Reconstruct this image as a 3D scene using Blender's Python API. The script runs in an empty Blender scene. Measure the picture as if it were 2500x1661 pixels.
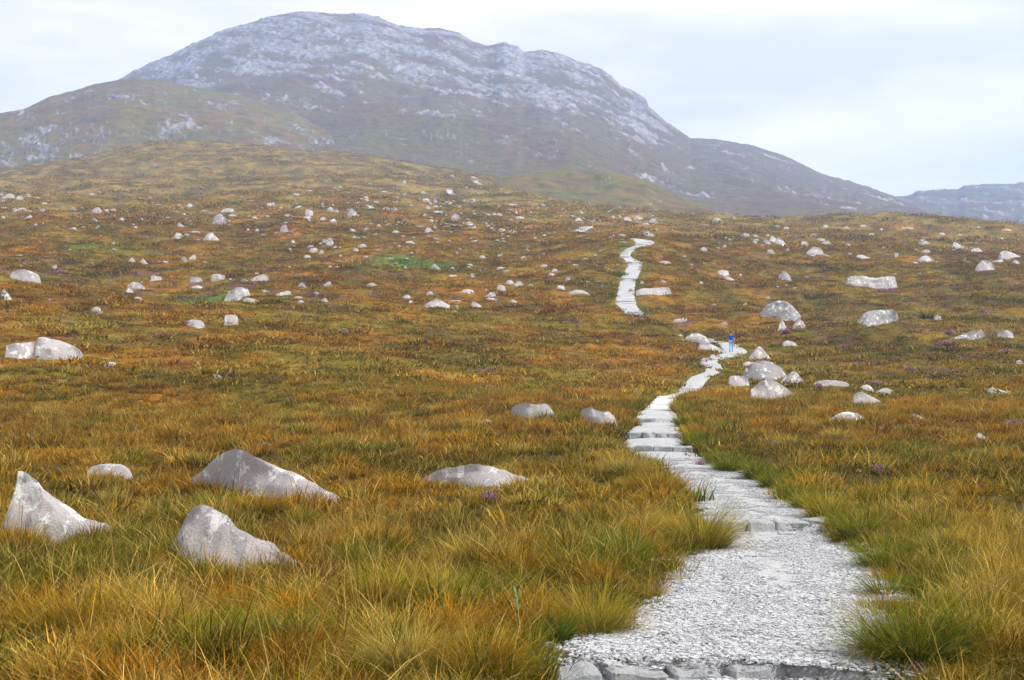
import bpy, bmesh, math, random
import numpy as np
from mathutils import Vector

# ------------------------------------------------------------------ camera, sky, sun, exposure
scene = bpy.context.scene
C = scene.collection
FPX, CX, HY, EYE = 3000.0, 1250.0, 1000.0, 1.7      # focal length in photo pixels, centre column, horizon row, eye height
cam_d = bpy.data.cameras.new("camera"); cam = bpy.data.objects.new("camera", cam_d); C.objects.link(cam)
cam_d.sensor_width = 36.0; cam_d.lens = 36.0 * FPX / 2500.0
cam_d.shift_y = (HY - 830.5) / 2500.0
cam_d.clip_start = 0.1; cam_d.clip_end = 20000
cam.location = (0, 0, EYE); cam.rotation_euler = (math.radians(90), 0, 0)
scene.camera = cam

SUN_EL, SUN_AZ = math.radians(52), math.radians(110)  # azimuth from +Y (ahead) towards +X (right)
world = bpy.data.worlds.new("World"); scene.world = world; world.use_nodes = True
wn, wl = world.node_tree.nodes, world.node_tree.links
wn.clear()
w_out = wn.new("ShaderNodeOutputWorld"); w_bg = wn.new("ShaderNodeBackground")
w_sky = wn.new("ShaderNodeTexSky"); w_sky.sky_type = 'NISHITA'; w_sky.sun_disc = False
w_sky.sun_elevation = SUN_EL; w_sky.sun_rotation = SUN_AZ; w_sky.air_density = 1.0; w_sky.dust_density = 3.0; w_sky.ozone_density = 1.0
w_co = wn.new("ShaderNodeTexCoord"); w_map = wn.new("ShaderNodeMapping")
w_map.inputs['Scale'].default_value = (1.6, 1.6, 6.0); w_map.inputs['Rotation'].default_value = (0.25, 0.12, 0.0)
w_no = wn.new("ShaderNodeTexNoise"); w_no.inputs['Scale'].default_value = 1.7; w_no.inputs['Detail'].default_value = 9
w_no.inputs['Roughness'].default_value = 0.52
w_rp = wn.new("ShaderNodeValToRGB"); w_rp.color_ramp.elements[0].position = 0.42; w_rp.color_ramp.elements[1].position = 0.64
w_rp.color_ramp.elements[0].color = (0.56, 0.56, 0.56, 1); w_rp.color_ramp.elements[1].color = (1, 1, 1, 1)
w_mx = wn.new("ShaderNodeMix"); w_mx.data_type = 'RGBA'
w_mx.inputs['B'].default_value = (11.2, 10.7, 10.2, 1)
wl.new(w_co.outputs['Generated'], w_map.inputs['Vector']); wl.new(w_map.outputs['Vector'], w_no.inputs['Vector'])
wl.new(w_no.outputs['Fac'], w_rp.inputs['Fac']); wl.new(w_rp.outputs['Color'], w_mx.inputs['Factor'])
wl.new(w_sky.outputs['Color'], w_mx.inputs['A']); wl.new(w_mx.outputs['Result'], w_bg.inputs['Color'])
wl.new(w_bg.outputs['Background'], w_out.inputs['Surface'])
w_bg.inputs['Strength'].default_value = 0.10

sun_d = bpy.data.lights.new("sun", 'SUN'); sun = bpy.data.objects.new("sun", sun_d); C.objects.link(sun)
sun_d.energy = 4.2; sun_d.angle = math.radians(1.5); sun_d.color = (1.0, 0.955, 0.88)
sdir = Vector((math.sin(SUN_AZ) * math.cos(SUN_EL), math.cos(SUN_AZ) * math.cos(SUN_EL), math.sin(SUN_EL)))
sun.rotation_euler = sdir.to_track_quat('Z', 'Y').to_euler()
sun.location = (50, 20, 100)

vs = scene.view_settings
vs.view_transform = 'Standard'; vs.look = 'None'; vs.gamma = 1.0; vs.exposure = 0.58; vs.use_curve_mapping = False
scene.cycles.use_denoising = True
scene.cycles.max_bounces = 4; scene.cycles.diffuse_bounces = 2; scene.cycles.volume_bounces = 1
scene.cycles.use_adaptive_sampling = True; scene.cycles.adaptive_threshold = 0.02
scene.cycles.transmission_bounces = 3; scene.cycles.transparent_max_bounces = 4

rng = np.random.default_rng(7)
R = random.Random(5)

# ------------------------------------------------------------------ helpers
def ss(a, b, x):
    t = np.clip((x - a) / (b - a), 0, 1)
    return t * t * (3 - 2 * t)

def pnoise(x, y, seed=0):
    x = np.asarray(x, float); y = np.asarray(y, float)
    xi = np.floor(x).astype(np.int64); yi = np.floor(y).astype(np.int64)
    xf = x - xi; yf = y - yi
    def g(ix, iy, fx, fy):
        h = (ix * 374761393 + iy * 668265263 + seed * 974634777) & 0xffffffff
        h = ((h ^ (h >> 13)) * 1274126177) & 0xffffffff
        h = h ^ (h >> 16)
        a = (h & 0xffff) * (2 * math.pi / 65536.0)
        return np.cos(a) * fx + np.sin(a) * fy
    u = xf * xf * xf * (xf * (xf * 6 - 15) + 10); v = yf * yf * yf * (yf * (yf * 6 - 15) + 10)
    a = g(xi, yi, xf, yf); b = g(xi + 1, yi, xf - 1, yf); c = g(xi, yi + 1, xf, yf - 1); d = g(xi + 1, yi + 1, xf - 1, yf - 1)
    return ((a + (b - a) * u) * (1 - v) + (c + (d - c) * u) * v) * 1.5

def fbm(x, y, octaves=4, seed=0, gain=0.5):
    s = 0; a = 1.0; f = 1.0
    for o in range(octaves):
        s = s + a * pnoise(x * f + 17.3 * o, y * f - 9.1 * o, seed + o)
        a *= gain; f *= 2.03
    return s

def tag(o, label=None, cat=None, group=None, kind=None):
    if label: o['label'] = label
    if cat: o['category'] = cat
    if group: o['group'] = group
    if kind: o['kind'] = kind
    return o

def link(name, me, mat=None, parent=None, loc=(0, 0, 0)):
    o = bpy.data.objects.new(name, me); C.objects.link(o); o.location = loc
    if mat is not None and not me.materials: me.materials.append(mat)
    if parent is not None: o.parent = parent
    return o

def np_mesh(name, verts, faces, smooth=True, cols=None):
    """verts (n,3), faces (m,k) with k = 3 or 4, cols dict name -> (n,4)"""
    verts = np.asarray(verts, np.float32); faces = np.asarray(faces, np.int32)
    me = bpy.data.meshes.new(name)
    n, m, k = len(verts), len(faces), faces.shape[1]
    me.vertices.add(n); me.vertices.foreach_set('co', verts.ravel())
    me.loops.add(m * k); me.loops.foreach_set('vertex_index', faces.ravel())
    me.polygons.add(m); me.polygons.foreach_set('loop_start', np.arange(0, m * k, k, dtype=np.int32))
    try: me.polygons.foreach_set('loop_total', np.full(m, k, np.int32))
    except Exception: pass
    me.polygons.foreach_set('use_smooth', np.full(m, smooth, bool))
    me.update(calc_edges=True); me.validate()
    for cn, cv in (cols or {}).items():
        at = me.attributes.new(cn, 'FLOAT_COLOR', 'POINT')
        at.data.foreach_set('color', np.asarray(cv, np.float32).ravel())
    return me

def grid_faces(nr, nc):
    i = np.arange(nr - 1)[:, None] * nc + np.arange(nc - 1)[None, :]
    return np.stack([i, i + 1, i + nc + 1, i + nc], -1).reshape(-1, 4)

def empty(name, loc, rz=0):
    o = bpy.data.objects.new(name, None); C.objects.link(o); o.location = loc; o.rotation_euler = (0, 0, rz)
    o.empty_display_size = 0.2
    return o

# ------------------------------------------------------------------ materials
def new_mat(name):
    m = bpy.data.materials.new(name); m.use_nodes = True
    nt = m.node_tree; nt.nodes.clear()
    return m, nt, nt.nodes, nt.links

def nd(nodes, t, **kw):
    n = nodes.new(t)
    for k, v in kw.items():
        if k in ('data_type', 'blend_type', 'operation', 'attribute_name', 'attribute_type', 'feature', 'noise_dimensions', 'distance'): setattr(n, k, v)
        else: n.inputs[k].default_value = v
    return n

def mix(nodes, links, a, b, fac, blend='MIX'):
    m = nodes.new('ShaderNodeMix'); m.data_type = 'RGBA'; m.blend_type = blend
    for s, v in (('A', a), ('B', b), ('Factor', fac)):
        if hasattr(v, 'links') or isinstance(v, bpy.types.NodeSocket): links.new(v, m.inputs[s])
        elif s == 'Factor': m.inputs['Factor'].default_value = v
        else: m.inputs[s].default_value = (*v, 1)
    return m.outputs['Result']

def ramp(nodes, links, fac, stops):
    r = nodes.new('ShaderNodeValToRGB'); e = r.color_ramp.elements
    while len(e) < len(stops): e.new(0.5)
    for el, (p, c) in zip(e, stops):
        el.position = p; el.color = (*c, 1) if len(c) == 3 else c
    links.new(fac, r.inputs['Fac'])
    return r.outputs['Color']

def grass_material(name, source):
    m, nt, N, L = new_mat(name)
    out = N.new('ShaderNodeOutputMaterial')
    bl = nd(N, 'ShaderNodeAttribute', attribute_name='bl', attribute_type='GEOMETRY')
    sep = N.new('ShaderNodeSeparateColor'); L.new(bl.outputs['Color'], sep.inputs['Color'])
    if source == 'instance':
        t = nd(N, 'ShaderNodeAttribute', attribute_name='tint', attribute_type='INSTANCER'); tint = t.outputs['Color']
        t2 = nd(N, 'ShaderNodeAttribute', attribute_name='root', attribute_type='INSTANCER'); root = t2.outputs['Color']
    else:
        t = nd(N, 'ShaderNodeAttribute', attribute_name='tint', attribute_type='GEOMETRY'); tint = t.outputs['Color']
        t2 = nd(N, 'ShaderNodeAttribute', attribute_name='root', attribute_type='GEOMETRY'); root = t2.outputs['Color']
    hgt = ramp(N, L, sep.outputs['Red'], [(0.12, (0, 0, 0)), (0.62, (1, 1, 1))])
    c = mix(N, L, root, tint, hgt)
    straw = ramp(N, L, sep.outputs['Green'], [(0.86, (0, 0, 0)), (0.93, (1, 1, 1))])
    c = mix(N, L, c, (0.47, 0.335, 0.095), straw)
    var = ramp(N, L, sep.outputs['Blue'], [(0.0, (0.34, 0.38, 0.32)), (0.5, (0.86, 0.86, 0.82)), (1.0, (1.5, 1.42, 1.2))])
    c = mix(N, L, c, var, 1.0, 'MULTIPLY')
    d = nd(N, 'ShaderNodeBsdfPrincipled', Roughness=0.6); d.inputs['Specular IOR Level'].default_value = 0.02
    tr = N.new('ShaderNodeBsdfTranslucent')
    L.new(c, d.inputs['Base Color']); L.new(c, tr.inputs['Color'])
    ms = N.new('ShaderNodeMixShader'); ms.inputs[0].default_value = 0.32
    L.new(d.outputs[0], ms.inputs[1]); L.new(tr.outputs[0], ms.inputs[2]); L.new(ms.outputs[0], out.inputs['Surface'])
    return m

def ground_material():
    m, nt, N, L = new_mat('moor_ground')
    out = N.new('ShaderNodeOutputMaterial'); b = nd(N, 'ShaderNodeBsdfPrincipled', Roughness=0.95); b.inputs['Specular IOR Level'].default_value = 0.1
    a = nd(N, 'ShaderNodeAttribute', attribute_name='tint', attribute_type='GEOMETRY')
    g = N.new('ShaderNodeNewGeometry')
    mp = N.new('ShaderNodeMapping'); mp.inputs['Scale'].default_value = (1.0, 0.55, 1.0); L.new(g.outputs['Position'], mp.inputs['Vector'])
    n1 = nd(N, 'ShaderNodeTexNoise', Scale=2.2, Detail=8.0, Roughness=0.68); L.new(mp.outputs['Vector'], n1.inputs['Vector'])
    n2 = nd(N, 'ShaderNodeTexNoise', Scale=0.35, Detail=6.0, Roughness=0.6); L.new(mp.outputs['Vector'], n2.inputs['Vector'])
    v1 = ramp(N, L, n1.outputs['Fac'], [(0.32, (0.58, 0.60, 0.58)), (0.5, (0.97, 0.97, 0.97)), (0.72, (1.4, 1.36, 1.28))])
    c = mix(N, L, a.outputs['Color'], v1, 1.0, 'MULTIPLY')
    v2 = ramp(N, L, n2.outputs['Fac'], [(0.35, (0.72, 0.86, 0.72)), (0.65, (1.25, 1.08, 1.0))])
    c = mix(N, L, c, v2, 1.0, 'MULTIPLY')
    L.new(c, b.inputs['Base Color'])
    bp = nd(N, 'ShaderNodeBump', Strength=0.9, Distance=0.35); L.new(n1.outputs['Fac'], bp.inputs['Height']); L.new(bp.outputs[0], b.inputs['Normal'])
    L.new(b.outputs[0], out.inputs['Surface'])
    return m

def hill_material(name, sc):
    m, nt, N, L = new_mat(name)
    out = N.new('ShaderNodeOutputMaterial'); b = nd(N, 'ShaderNodeBsdfPrincipled', Roughness=0.9); b.inputs['Specular IOR Level'].default_value = 0.15
    a = nd(N, 'ShaderNodeAttribute', attribute_name='tint', attribute_type='GEOMETRY')
    g = N.new('ShaderNodeNewGeometry')
    n1 = nd(N, 'ShaderNodeTexNoise', Scale=sc, Detail=7.0, Roughness=0.65); L.new(g.outputs['Position'], n1.inputs['Vector'])
    v1 = ramp(N, L, n1.outputs['Fac'], [(0.3, (0.55, 0.57, 0.58)), (0.5, (1, 1, 1)), (0.7, (1.4, 1.36, 1.3))])
    c = mix(N, L, a.outputs['Color'], v1, 1.0, 'MULTIPLY')
    L.new(c, b.inputs['Base Color'])
    bp = nd(N, 'ShaderNodeBump', Strength=0.7, Distance=2.0); L.new(n1.outputs['Fac'], bp.inputs['Height']); L.new(bp.outputs[0], b.inputs['Normal'])
    L.new(b.outputs[0], out.inputs['Surface'])
    return m

def rock_material(name, base, dark, lichen_amt, warm=0.25):
    m, nt, N, L = new_mat(name)
    out = N.new('ShaderNodeOutputMaterial'); b = nd(N, 'ShaderNodeBsdfPrincipled', Roughness=0.85); b.inputs['Specular IOR Level'].default_value = 0.25
    tc = N.new('ShaderNodeTexCoord'); oi = N.new('ShaderNodeObjectInfo')
    ad = nd(N, 'ShaderNodeVectorMath', operation='MULTIPLY_ADD'); ad.inputs[1].default_value = (1, 1, 1)
    cmb = N.new('ShaderNodeCombineXYZ'); mlt = nd(N, 'ShaderNodeMath', operation='MULTIPLY'); mlt.inputs[1].default_value = 60
    L.new(oi.outputs['Random'], mlt.inputs[0]); L.new(mlt.outputs[0], cmb.inputs[0]); L.new(mlt.outputs[0], cmb.inputs[1])
    L.new(tc.outputs['Object'], ad.inputs[0]); L.new(cmb.outputs[0], ad.inputs[2])
    v = ad.outputs[0]
    n1 = nd(N, 'ShaderNodeTexNoise', Scale=1.4, Detail=9.0, Roughness=0.62); L.new(v, n1.inputs['Vector'])
    n2 = nd(N, 'ShaderNodeTexNoise', Scale=4.5, Detail=9.0, Roughness=0.7); L.new(v, n2.inputs['Vector'])
    n3 = nd(N, 'ShaderNodeTexNoise', Scale=30.0, Detail=5.0, Roughness=0.7); L.new(v, n3.inputs['Vector'])
    n4 = nd(N, 'ShaderNodeTexNoise', Scale=2.6, Detail=10.0, Roughness=0.66); L.new(v, n4.inputs['Vector'])
    pk = (base[0] * 1.03, base[1] * 0.96, base[2] * 0.93)
    c = ramp(N, L, n1.outputs['Fac'], [(0.3, dark), (0.48, base), (0.7, pk)])
    sp = ramp(N, L, n3.outputs['Fac'], [(0.3, (0.8, 0.8, 0.8)), (0.6, (1.08, 1.08, 1.08))]); c = mix(N, L, c, sp, 1.0, 'MULTIPLY')
    dk = ramp(N, L, n2.outputs['Fac'], [(0.26, (1, 1, 1)), (0.36, (0, 0, 0))]); c = mix(N, L, c, (0.09, 0.09, 0.095), dk)
    li = ramp(N, L, n4.outputs['Fac'], [(0.62 - lichen_amt, (0, 0, 0)), (0.645 - lichen_amt, (1, 1, 1))]); c = mix(N, L, c, (0.60, 0.595, 0.56), li)
    L.new(c, b.inputs['Base Color'])
    ha = mix(N, L, n2.outputs['Fac'], n3.outputs['Fac'], 0.3)
    bp = nd(N, 'ShaderNodeBump', Strength=0.8, Distance=0.12); L.new(ha, bp.inputs['Height']); L.new(bp.outputs[0], b.inputs['Normal'])
    L.new(b.outputs[0], out.inputs['Surface'])
    return m

def gravel_material():
    m, nt, N, L = new_mat('pale_gravel')
    out = N.new('ShaderNodeOutputMaterial'); b = nd(N, 'ShaderNodeBsdfPrincipled', Roughness=0.9); b.inputs['Specular IOR Level'].default_value = 0.2
    g = N.new('ShaderNodeNewGeometry')
    vo = nd(N, 'ShaderNodeTexVoronoi', Scale=38.0, Randomness=1.0); L.new(g.outputs['Position'], vo.inputs['Vector'])
    vw = N.new('ShaderNodeSeparateColor'); L.new(vo.outputs['Color'], vw.inputs['Color'])
    c = ramp(N, L, vw.outputs['Red'], [(0.0, (0.20, 0.21, 0.22)), (0.4, (0.345, 0.35, 0.355)), (1.0, (0.44, 0.44, 0.44))])
    n1 = nd(N, 'ShaderNodeTexNoise', Scale=0.9, Detail=6.0, Roughness=0.6); L.new(g.outputs['Position'], n1.inputs['Vector'])
    fine = ramp(N, L, n1.outputs['Fac'], [(0.5, (0, 0, 0)), (0.66, (0.75, 0.75, 0.75))])
    c = mix(N, L, c, (0.45, 0.44, 0.41), fine)
    L.new(c, b.inputs['Base Color'])
    dd = ramp(N, L, vo.outputs['Distance'], [(0.0, (1, 1, 1)), (0.8, (0, 0, 0))])
    bp = nd(N, 'ShaderNodeBump', Strength=0.8, Distance=0.02); L.new(dd, bp.inputs['Height']); L.new(bp.outputs[0], b.inputs['Normal'])
    L.new(b.outputs[0], out.inputs['Surface'])
    return m

def pebble_material():
    m, nt, N, L = new_mat('gravel_chip')
    out = N.new('ShaderNodeOutputMaterial'); b = nd(N, 'ShaderNodeBsdfPrincipled', Roughness=0.85); b.inputs['Specular IOR Level'].default_value = 0.25
    a = nd(N, 'ShaderNodeAttribute', attribute_name='bl', attribute_type='GEOMETRY')
    L.new(a.outputs['Color'], b.inputs['Base Color']); L.new(b.outputs[0], out.inputs['Surface'])
    return m

def plain(name, col, rough=0.8, bump=0.0, scale=20.0, var=0.25):
    m, nt, N, L = new_mat(name)
    out = N.new('ShaderNodeOutputMaterial'); b = nd(N, 'ShaderNodeBsdfPrincipled', Roughness=rough); b.inputs['Specular IOR Level'].default_value = 0.25
    tc = N.new('ShaderNodeTexCoord'); n = nd(N, 'ShaderNodeTexNoise', Scale=scale, Detail=6.0, Roughness=0.65); L.new(tc.outputs['Object'], n.inputs['Vector'])
    lo = tuple(x * (1 - var) for x in col); hi = tuple(min(1, x * (1 + var)) for x in col)
    c = ramp(N, L, n.outputs['Fac'], [(0.3, lo), (0.7, hi)]); L.new(c, b.inputs['Base Color'])
    if bump:
        bp = nd(N, 'ShaderNodeBump', Strength=0.5, Distance=bump); L.new(n.outputs['Fac'], bp.inputs['Height']); L.new(bp.outputs[0], b.inputs['Normal'])
    L.new(b.outputs[0], out.inputs['Surface'])
    return m

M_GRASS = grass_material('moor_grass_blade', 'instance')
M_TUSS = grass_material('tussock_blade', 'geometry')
M_GROUND = ground_material()
M_HILL = hill_material('mountain_surface', 0.16)
M_FAR = hill_material('far_hill_surface', 0.08)
M_ROCK = rock_material('pale_quartzite', (0.37, 0.35, 0.34), (0.29, 0.275, 0.27), 0.035)
M_ROCK_L = rock_material('lichened_quartzite', (0.36, 0.34, 0.33), (0.27, 0.258, 0.254), 0.07)
M_ROCK_G = rock_material('grey_quartzite', (0.255, 0.248, 0.248), (0.15, 0.148, 0.152), 0.05)
M_GRAVEL = gravel_material()
M_PEB = pebble_material()
M_STEP = rock_material('grey_step_slate', (0.33, 0.345, 0.35), (0.25, 0.262, 0.27), -0.1)
M_PLANK = plain('weathered_plank', (0.50, 0.49, 0.465), 0.8, 0.01, 9.0, 0.15)

# ------------------------------------------------------------------ shape of the land
TC = np.array([-1500, -400, 0, 200, 400, 600, 900, 1200, 1450, 1600, 1750, 1900, 2200, 2500, 2900, 4000], float)
NEAR = [(-60, None, 0.0), (2, None, 0.0), (4, None, 0.0), (8, None, 0.0), (11, None, -0.06), (14.5, None, -0.07), (18, None, -0.07), (25, None, 0.18), (37, None, 0.87), (50, None, 1.70)]
ROWS = [
 (66,  [860,870,880,880,885,890,905,925,945,955,957,960,965,965,965,965]),
 (86,  [740,750,765,780,790,800,820,855,885,903,906,908,905,900,900,900]),
 (104, [640,650,668,708,733,745,765,800,840,868,872,868,850,845,845,845]),
 (118, [720,720,735,775,785,745,730,765,795,806,843,838,808,803,803,803]),
 (132, [685,685,700,725,742,712,702,740,755,785,795,795,775,770,770,770]),
 (150, [625,625,632,645,660,665,665,695,705,712,735,745,735,730,730,730]),
 (175, [590,590,595,605,615,625,625,650,640,636,670,690,690,685,685,685]),
 (200, [560,560,566,572,580,590,590,610,590,583,620,645,650,648,648,648]),
 (240, [525,525,530,535,538,545,548,560,566,572,585,602,610,610,610,610]),
 (290, [500,500,500,502,505,510,513,525,545,552,556,572,580,585,585,585]),
 (350, [478,478,478,478,480,482,483,495,520,530,532,540,543,562,570,575]),
 (430, [455,455,455,450,445,445,447,470,512,526,535,550,560,600,620,620]),
 (520, [437,437,434,417,392,397,412,450,520,540,570,600,640,650,660,660]),
 (600, [425,425,420,384,338,353,380,428,490,560,620,680,700,720,720,720]),
 (700, [440,440,440,410,380,390,415,460,500,600,680,740,760,760,760,760]),
 (900, [560,560,560,540,520,520,540,560,600,700,760,800,820,820,820,820]),
 (4200, [1000]*16)]
_d, _z = [], []
for d, _, z in NEAR:
    if d > 0: _d.append(d); _z.append([z] * len(TC))
for d, r in ROWS:
    _d.append(d); _z.append([EYE + (HY - p) / FPX * d for p in r])
_d = np.array(_d); _z = np.array(_z)
GX = np.arange(-1500, 4001, 20.0); GL = np.linspace(math.log(2), math.log(4200), 520)
_t = np.array([np.interp(GX, TC, row) for row in _z])
_t = np.array([np.interp(GL, np.log(_d), _t[:, j]) for j in range(len(GX))]).T
def _blur(a, n, ax):
    k = np.hanning(2 * n + 3)[1:-1]; k /= k.sum()
    p = np.pad(a, [(n, n) if i == ax else (0, 0) for i in range(2)], 'edge')
    return np.apply_along_axis(lambda v: np.convolve(v, k, 'valid'), ax, p)
TAB = _blur(_blur(_t, 4, 1), 2, 0)

def base_z(X, Y):
    Yc = np.clip(Y, 2.0, 4199); px = np.clip(CX + FPX * X / np.maximum(Yc, 6.0), -1499, 3999)
    fx = (px - GX[0]) / 20.0; fy = (np.log(Yc) - GL[0]) / (GL[1] - GL[0])
    i = np.clip(fx.astype(int), 0, len(GX) - 2); j = np.clip(fy.astype(int), 0, len(GL) - 2)
    u = fx - i; v = fy - j
    return (TAB[j, i] * (1 - u) + TAB[j, i + 1] * u) * (1 - v) + (TAB[j + 1, i] * (1 - u) + TAB[j + 1, i + 1] * u) * v

# the path: left edge, right edge, row in the photo, distance
PATH = [(1395,2130,1640,7.8),(1535,2105,1560,9.2),(1625,2118,1480,11),(1655,2145,1420,12.6),(1690,2115,1365,14.5),(1745,2040,1310,17.3),
 (1735,2010,1288,18.3),(1733,1967,1260,20),(1695,1917,1220,22.5),(1660,1840,1180,25.5),(1600,1764,1140,29),(1515,1695,1100,33),(1532,1668,1067,37),
 (1551,1655,1030,43),(1562,1650,1008,49),(1575,1644,1001,50.5),(1606,1660,971,60),(1638,1688,960,64),(1662,1700,954,66),(1686,1730,922,78),
 (1722,1762,906,87),(1716,1760,892,94),(1702,1748,882,99),(1741,1800,872,104),(1765,1822,860,108.5),(1763,1812,850,112),(1745,1780,836,118),
 (1650,1690,826,124),(1560,1600,797,129),(1532,1576,784,131),(1529,1569,767,135),(1505,1552,741,141),(1508,1548,715,147),(1515,1553,684,156),
 (1531,1567,646,170),(1518,1543,628,177),(1514,1538,622,179),(1528,1554,608,186),(1555,1595,596,192),(1548,1590,588,197),(1535,1560,583,203)]
_pc = [(0.1, -8, 0.0, 1.1), (0.7, 1.0, 0.0, 1.1), (1.0, 4.5, 0.0, 1.1)]
for l, r, y, d in PATH:
    _pc.append((((l + r) / 2 - CX) / FPX * d, d, EYE + (HY - y) / FPX * d, max(0.5, (r - l) / FPX * d / 2)))
_pc = np.array(_pc)
def catmull(p, per):
    out = []
    for i in range(len(p) - 1):
        a, b, c, d = p[max(0, i - 1)], p[i], p[i + 1], p[min(len(p) - 1, i + 2)]
        n = max(2, int(per * np.linalg.norm(c[:2] - b[:2]) / max(1.0, 0.02 * b[1])))
        for k in range(n):
            t = k / n
            out.append(0.5 * ((2 * b) + (c - a) * t + (2 * a - 5 * b + 4 * c - d) * t * t + (3 * b - a - 3 * c + d) * t ** 3))
    out.append(p[-1]); return np.array(out)
PL = catmull(_pc, 5.0)

def path_near(X, Y):
    """distance to the path's middle line, its height and half width there; far points get a large distance"""
    dist = np.full(X.shape, 1e3); zp = np.zeros(X.shape); hw = np.ones(X.shape)
    idx = np.nonzero((Y < 212) & (Y > -12) & (np.abs(X - np.interp(Y, PL[:, 1], PL[:, 0])) < 20 + 0 * Y))[0]
    for s in range(0, len(idx), 15000):
        q = idx[s:s + 15000]
        d2 = (X[q, None] - PL[None, :, 0]) ** 2 + (Y[q, None] - PL[None, :, 1]) ** 2
        k = d2.argmin(1); dist[q] = np.sqrt(d2[np.arange(len(q)), k]); zp[q] = PL[k, 2]; hw[q] = PL[k, 3]
    return dist, zp, hw

def mound(X, Y, px, d, rx, ry, h):
    x0 = (px - CX) / FPX * d
    return h * np.exp(-((X - x0) / rx) ** 2 - ((Y - d) / ry) ** 2)

def natural_z(X, Y):
    z = base_z(X, Y)
    far = ss(60, 160, Y)
    z = z + 0.08 * fbm(X / 1.1, Y / 1.1, 3, 11) * (1 - 0.3 * far) + (0.13 + 0.25 * far) * fbm(X / 5.0, Y / 6.0, 3, 23)
    z = z + far * (0.55 * fbm(X / 17.0, Y / 20.0, 3, 31)) * (1 + 1.2 * ss(220, 500, Y)) + 0.9 * ss(70, 120, Y) * (1 - ss(210, 300, Y)) * fbm(X / 34.0, Y / 22.0, 2, 39) + 3.2 * ss(200, 330, Y) * (1 - ss(520, 600, Y)) * fbm(X / 75.0, Y / 55.0, 2, 37)
    z = z + mound(X, Y, 1555, 27.5, 0.9, 2.2, 0.22) + mound(X, Y, 540, 18.0, 0.75, 0.5, 0.22) + mound(X, Y, 660, 17.9, 0.55, 0.5, 0.15)
    z = z + mound(X, Y, 2240, 9.5, 0.7, 1.6, 0.14) + mound(X, Y, 1560, 17.5, 0.6, 1.8, 0.15) + mound(X, Y, 1000, 9.5, 0.7, 0.7, 0.12)
    z = z + mound(X, Y, 1250, 9.8, 0.5, 0.6, 0.12) + mound(X, Y, 60, 57, 2.2, 2.0, 0.7)
    return z

def ground(X, Y):
    X = np.atleast_1d(np.asarray(X, float)); Y = np.atleast_1d(np.asarray(Y, float))
    sh = X.shape; X = X.ravel(); Y = Y.ravel()
    z = natural_z(X, Y)
    dist, zp, hw = path_near(X, Y)
    e = dist - hw
    w = 1 - ss(0.15, 2.2 + 0.012 * np.clip(Y, 0, 200), e)
    bank = 0.10 * ss(0.0, 0.5, e) - 0.10 * (1 - ss(-0.15, 0.25, e))
    z = z * (1 - w) + (zp + bank) * w
    return z.reshape(sh), dist.reshape(sh), hw.reshape(sh)

def gz(x, y):
    return float(ground(np.array([x]), np.array([y]))[0][0])

# colours that the plants have, by place, with roots darkened for shade
def col(*c): return np.array(c)
RUSSET, ORANGE, STRAW = col(0.32, 0.155, 0.010), col(0.42, 0.210, 0.010), col(0.56, 0.41, 0.085)
OLIVE, GREEN, BROWN, HEATH = col(0.235, 0.18, 0.010), col(0.105, 0.135, 0.008), col(0.13, 0.068, 0.014), col(0.19, 0.10, 0.09)
FERN = col(0.10, 0.24, 0.04)

def lerp(a, b, t): return a + (b - a) * t[:, None]

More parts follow.
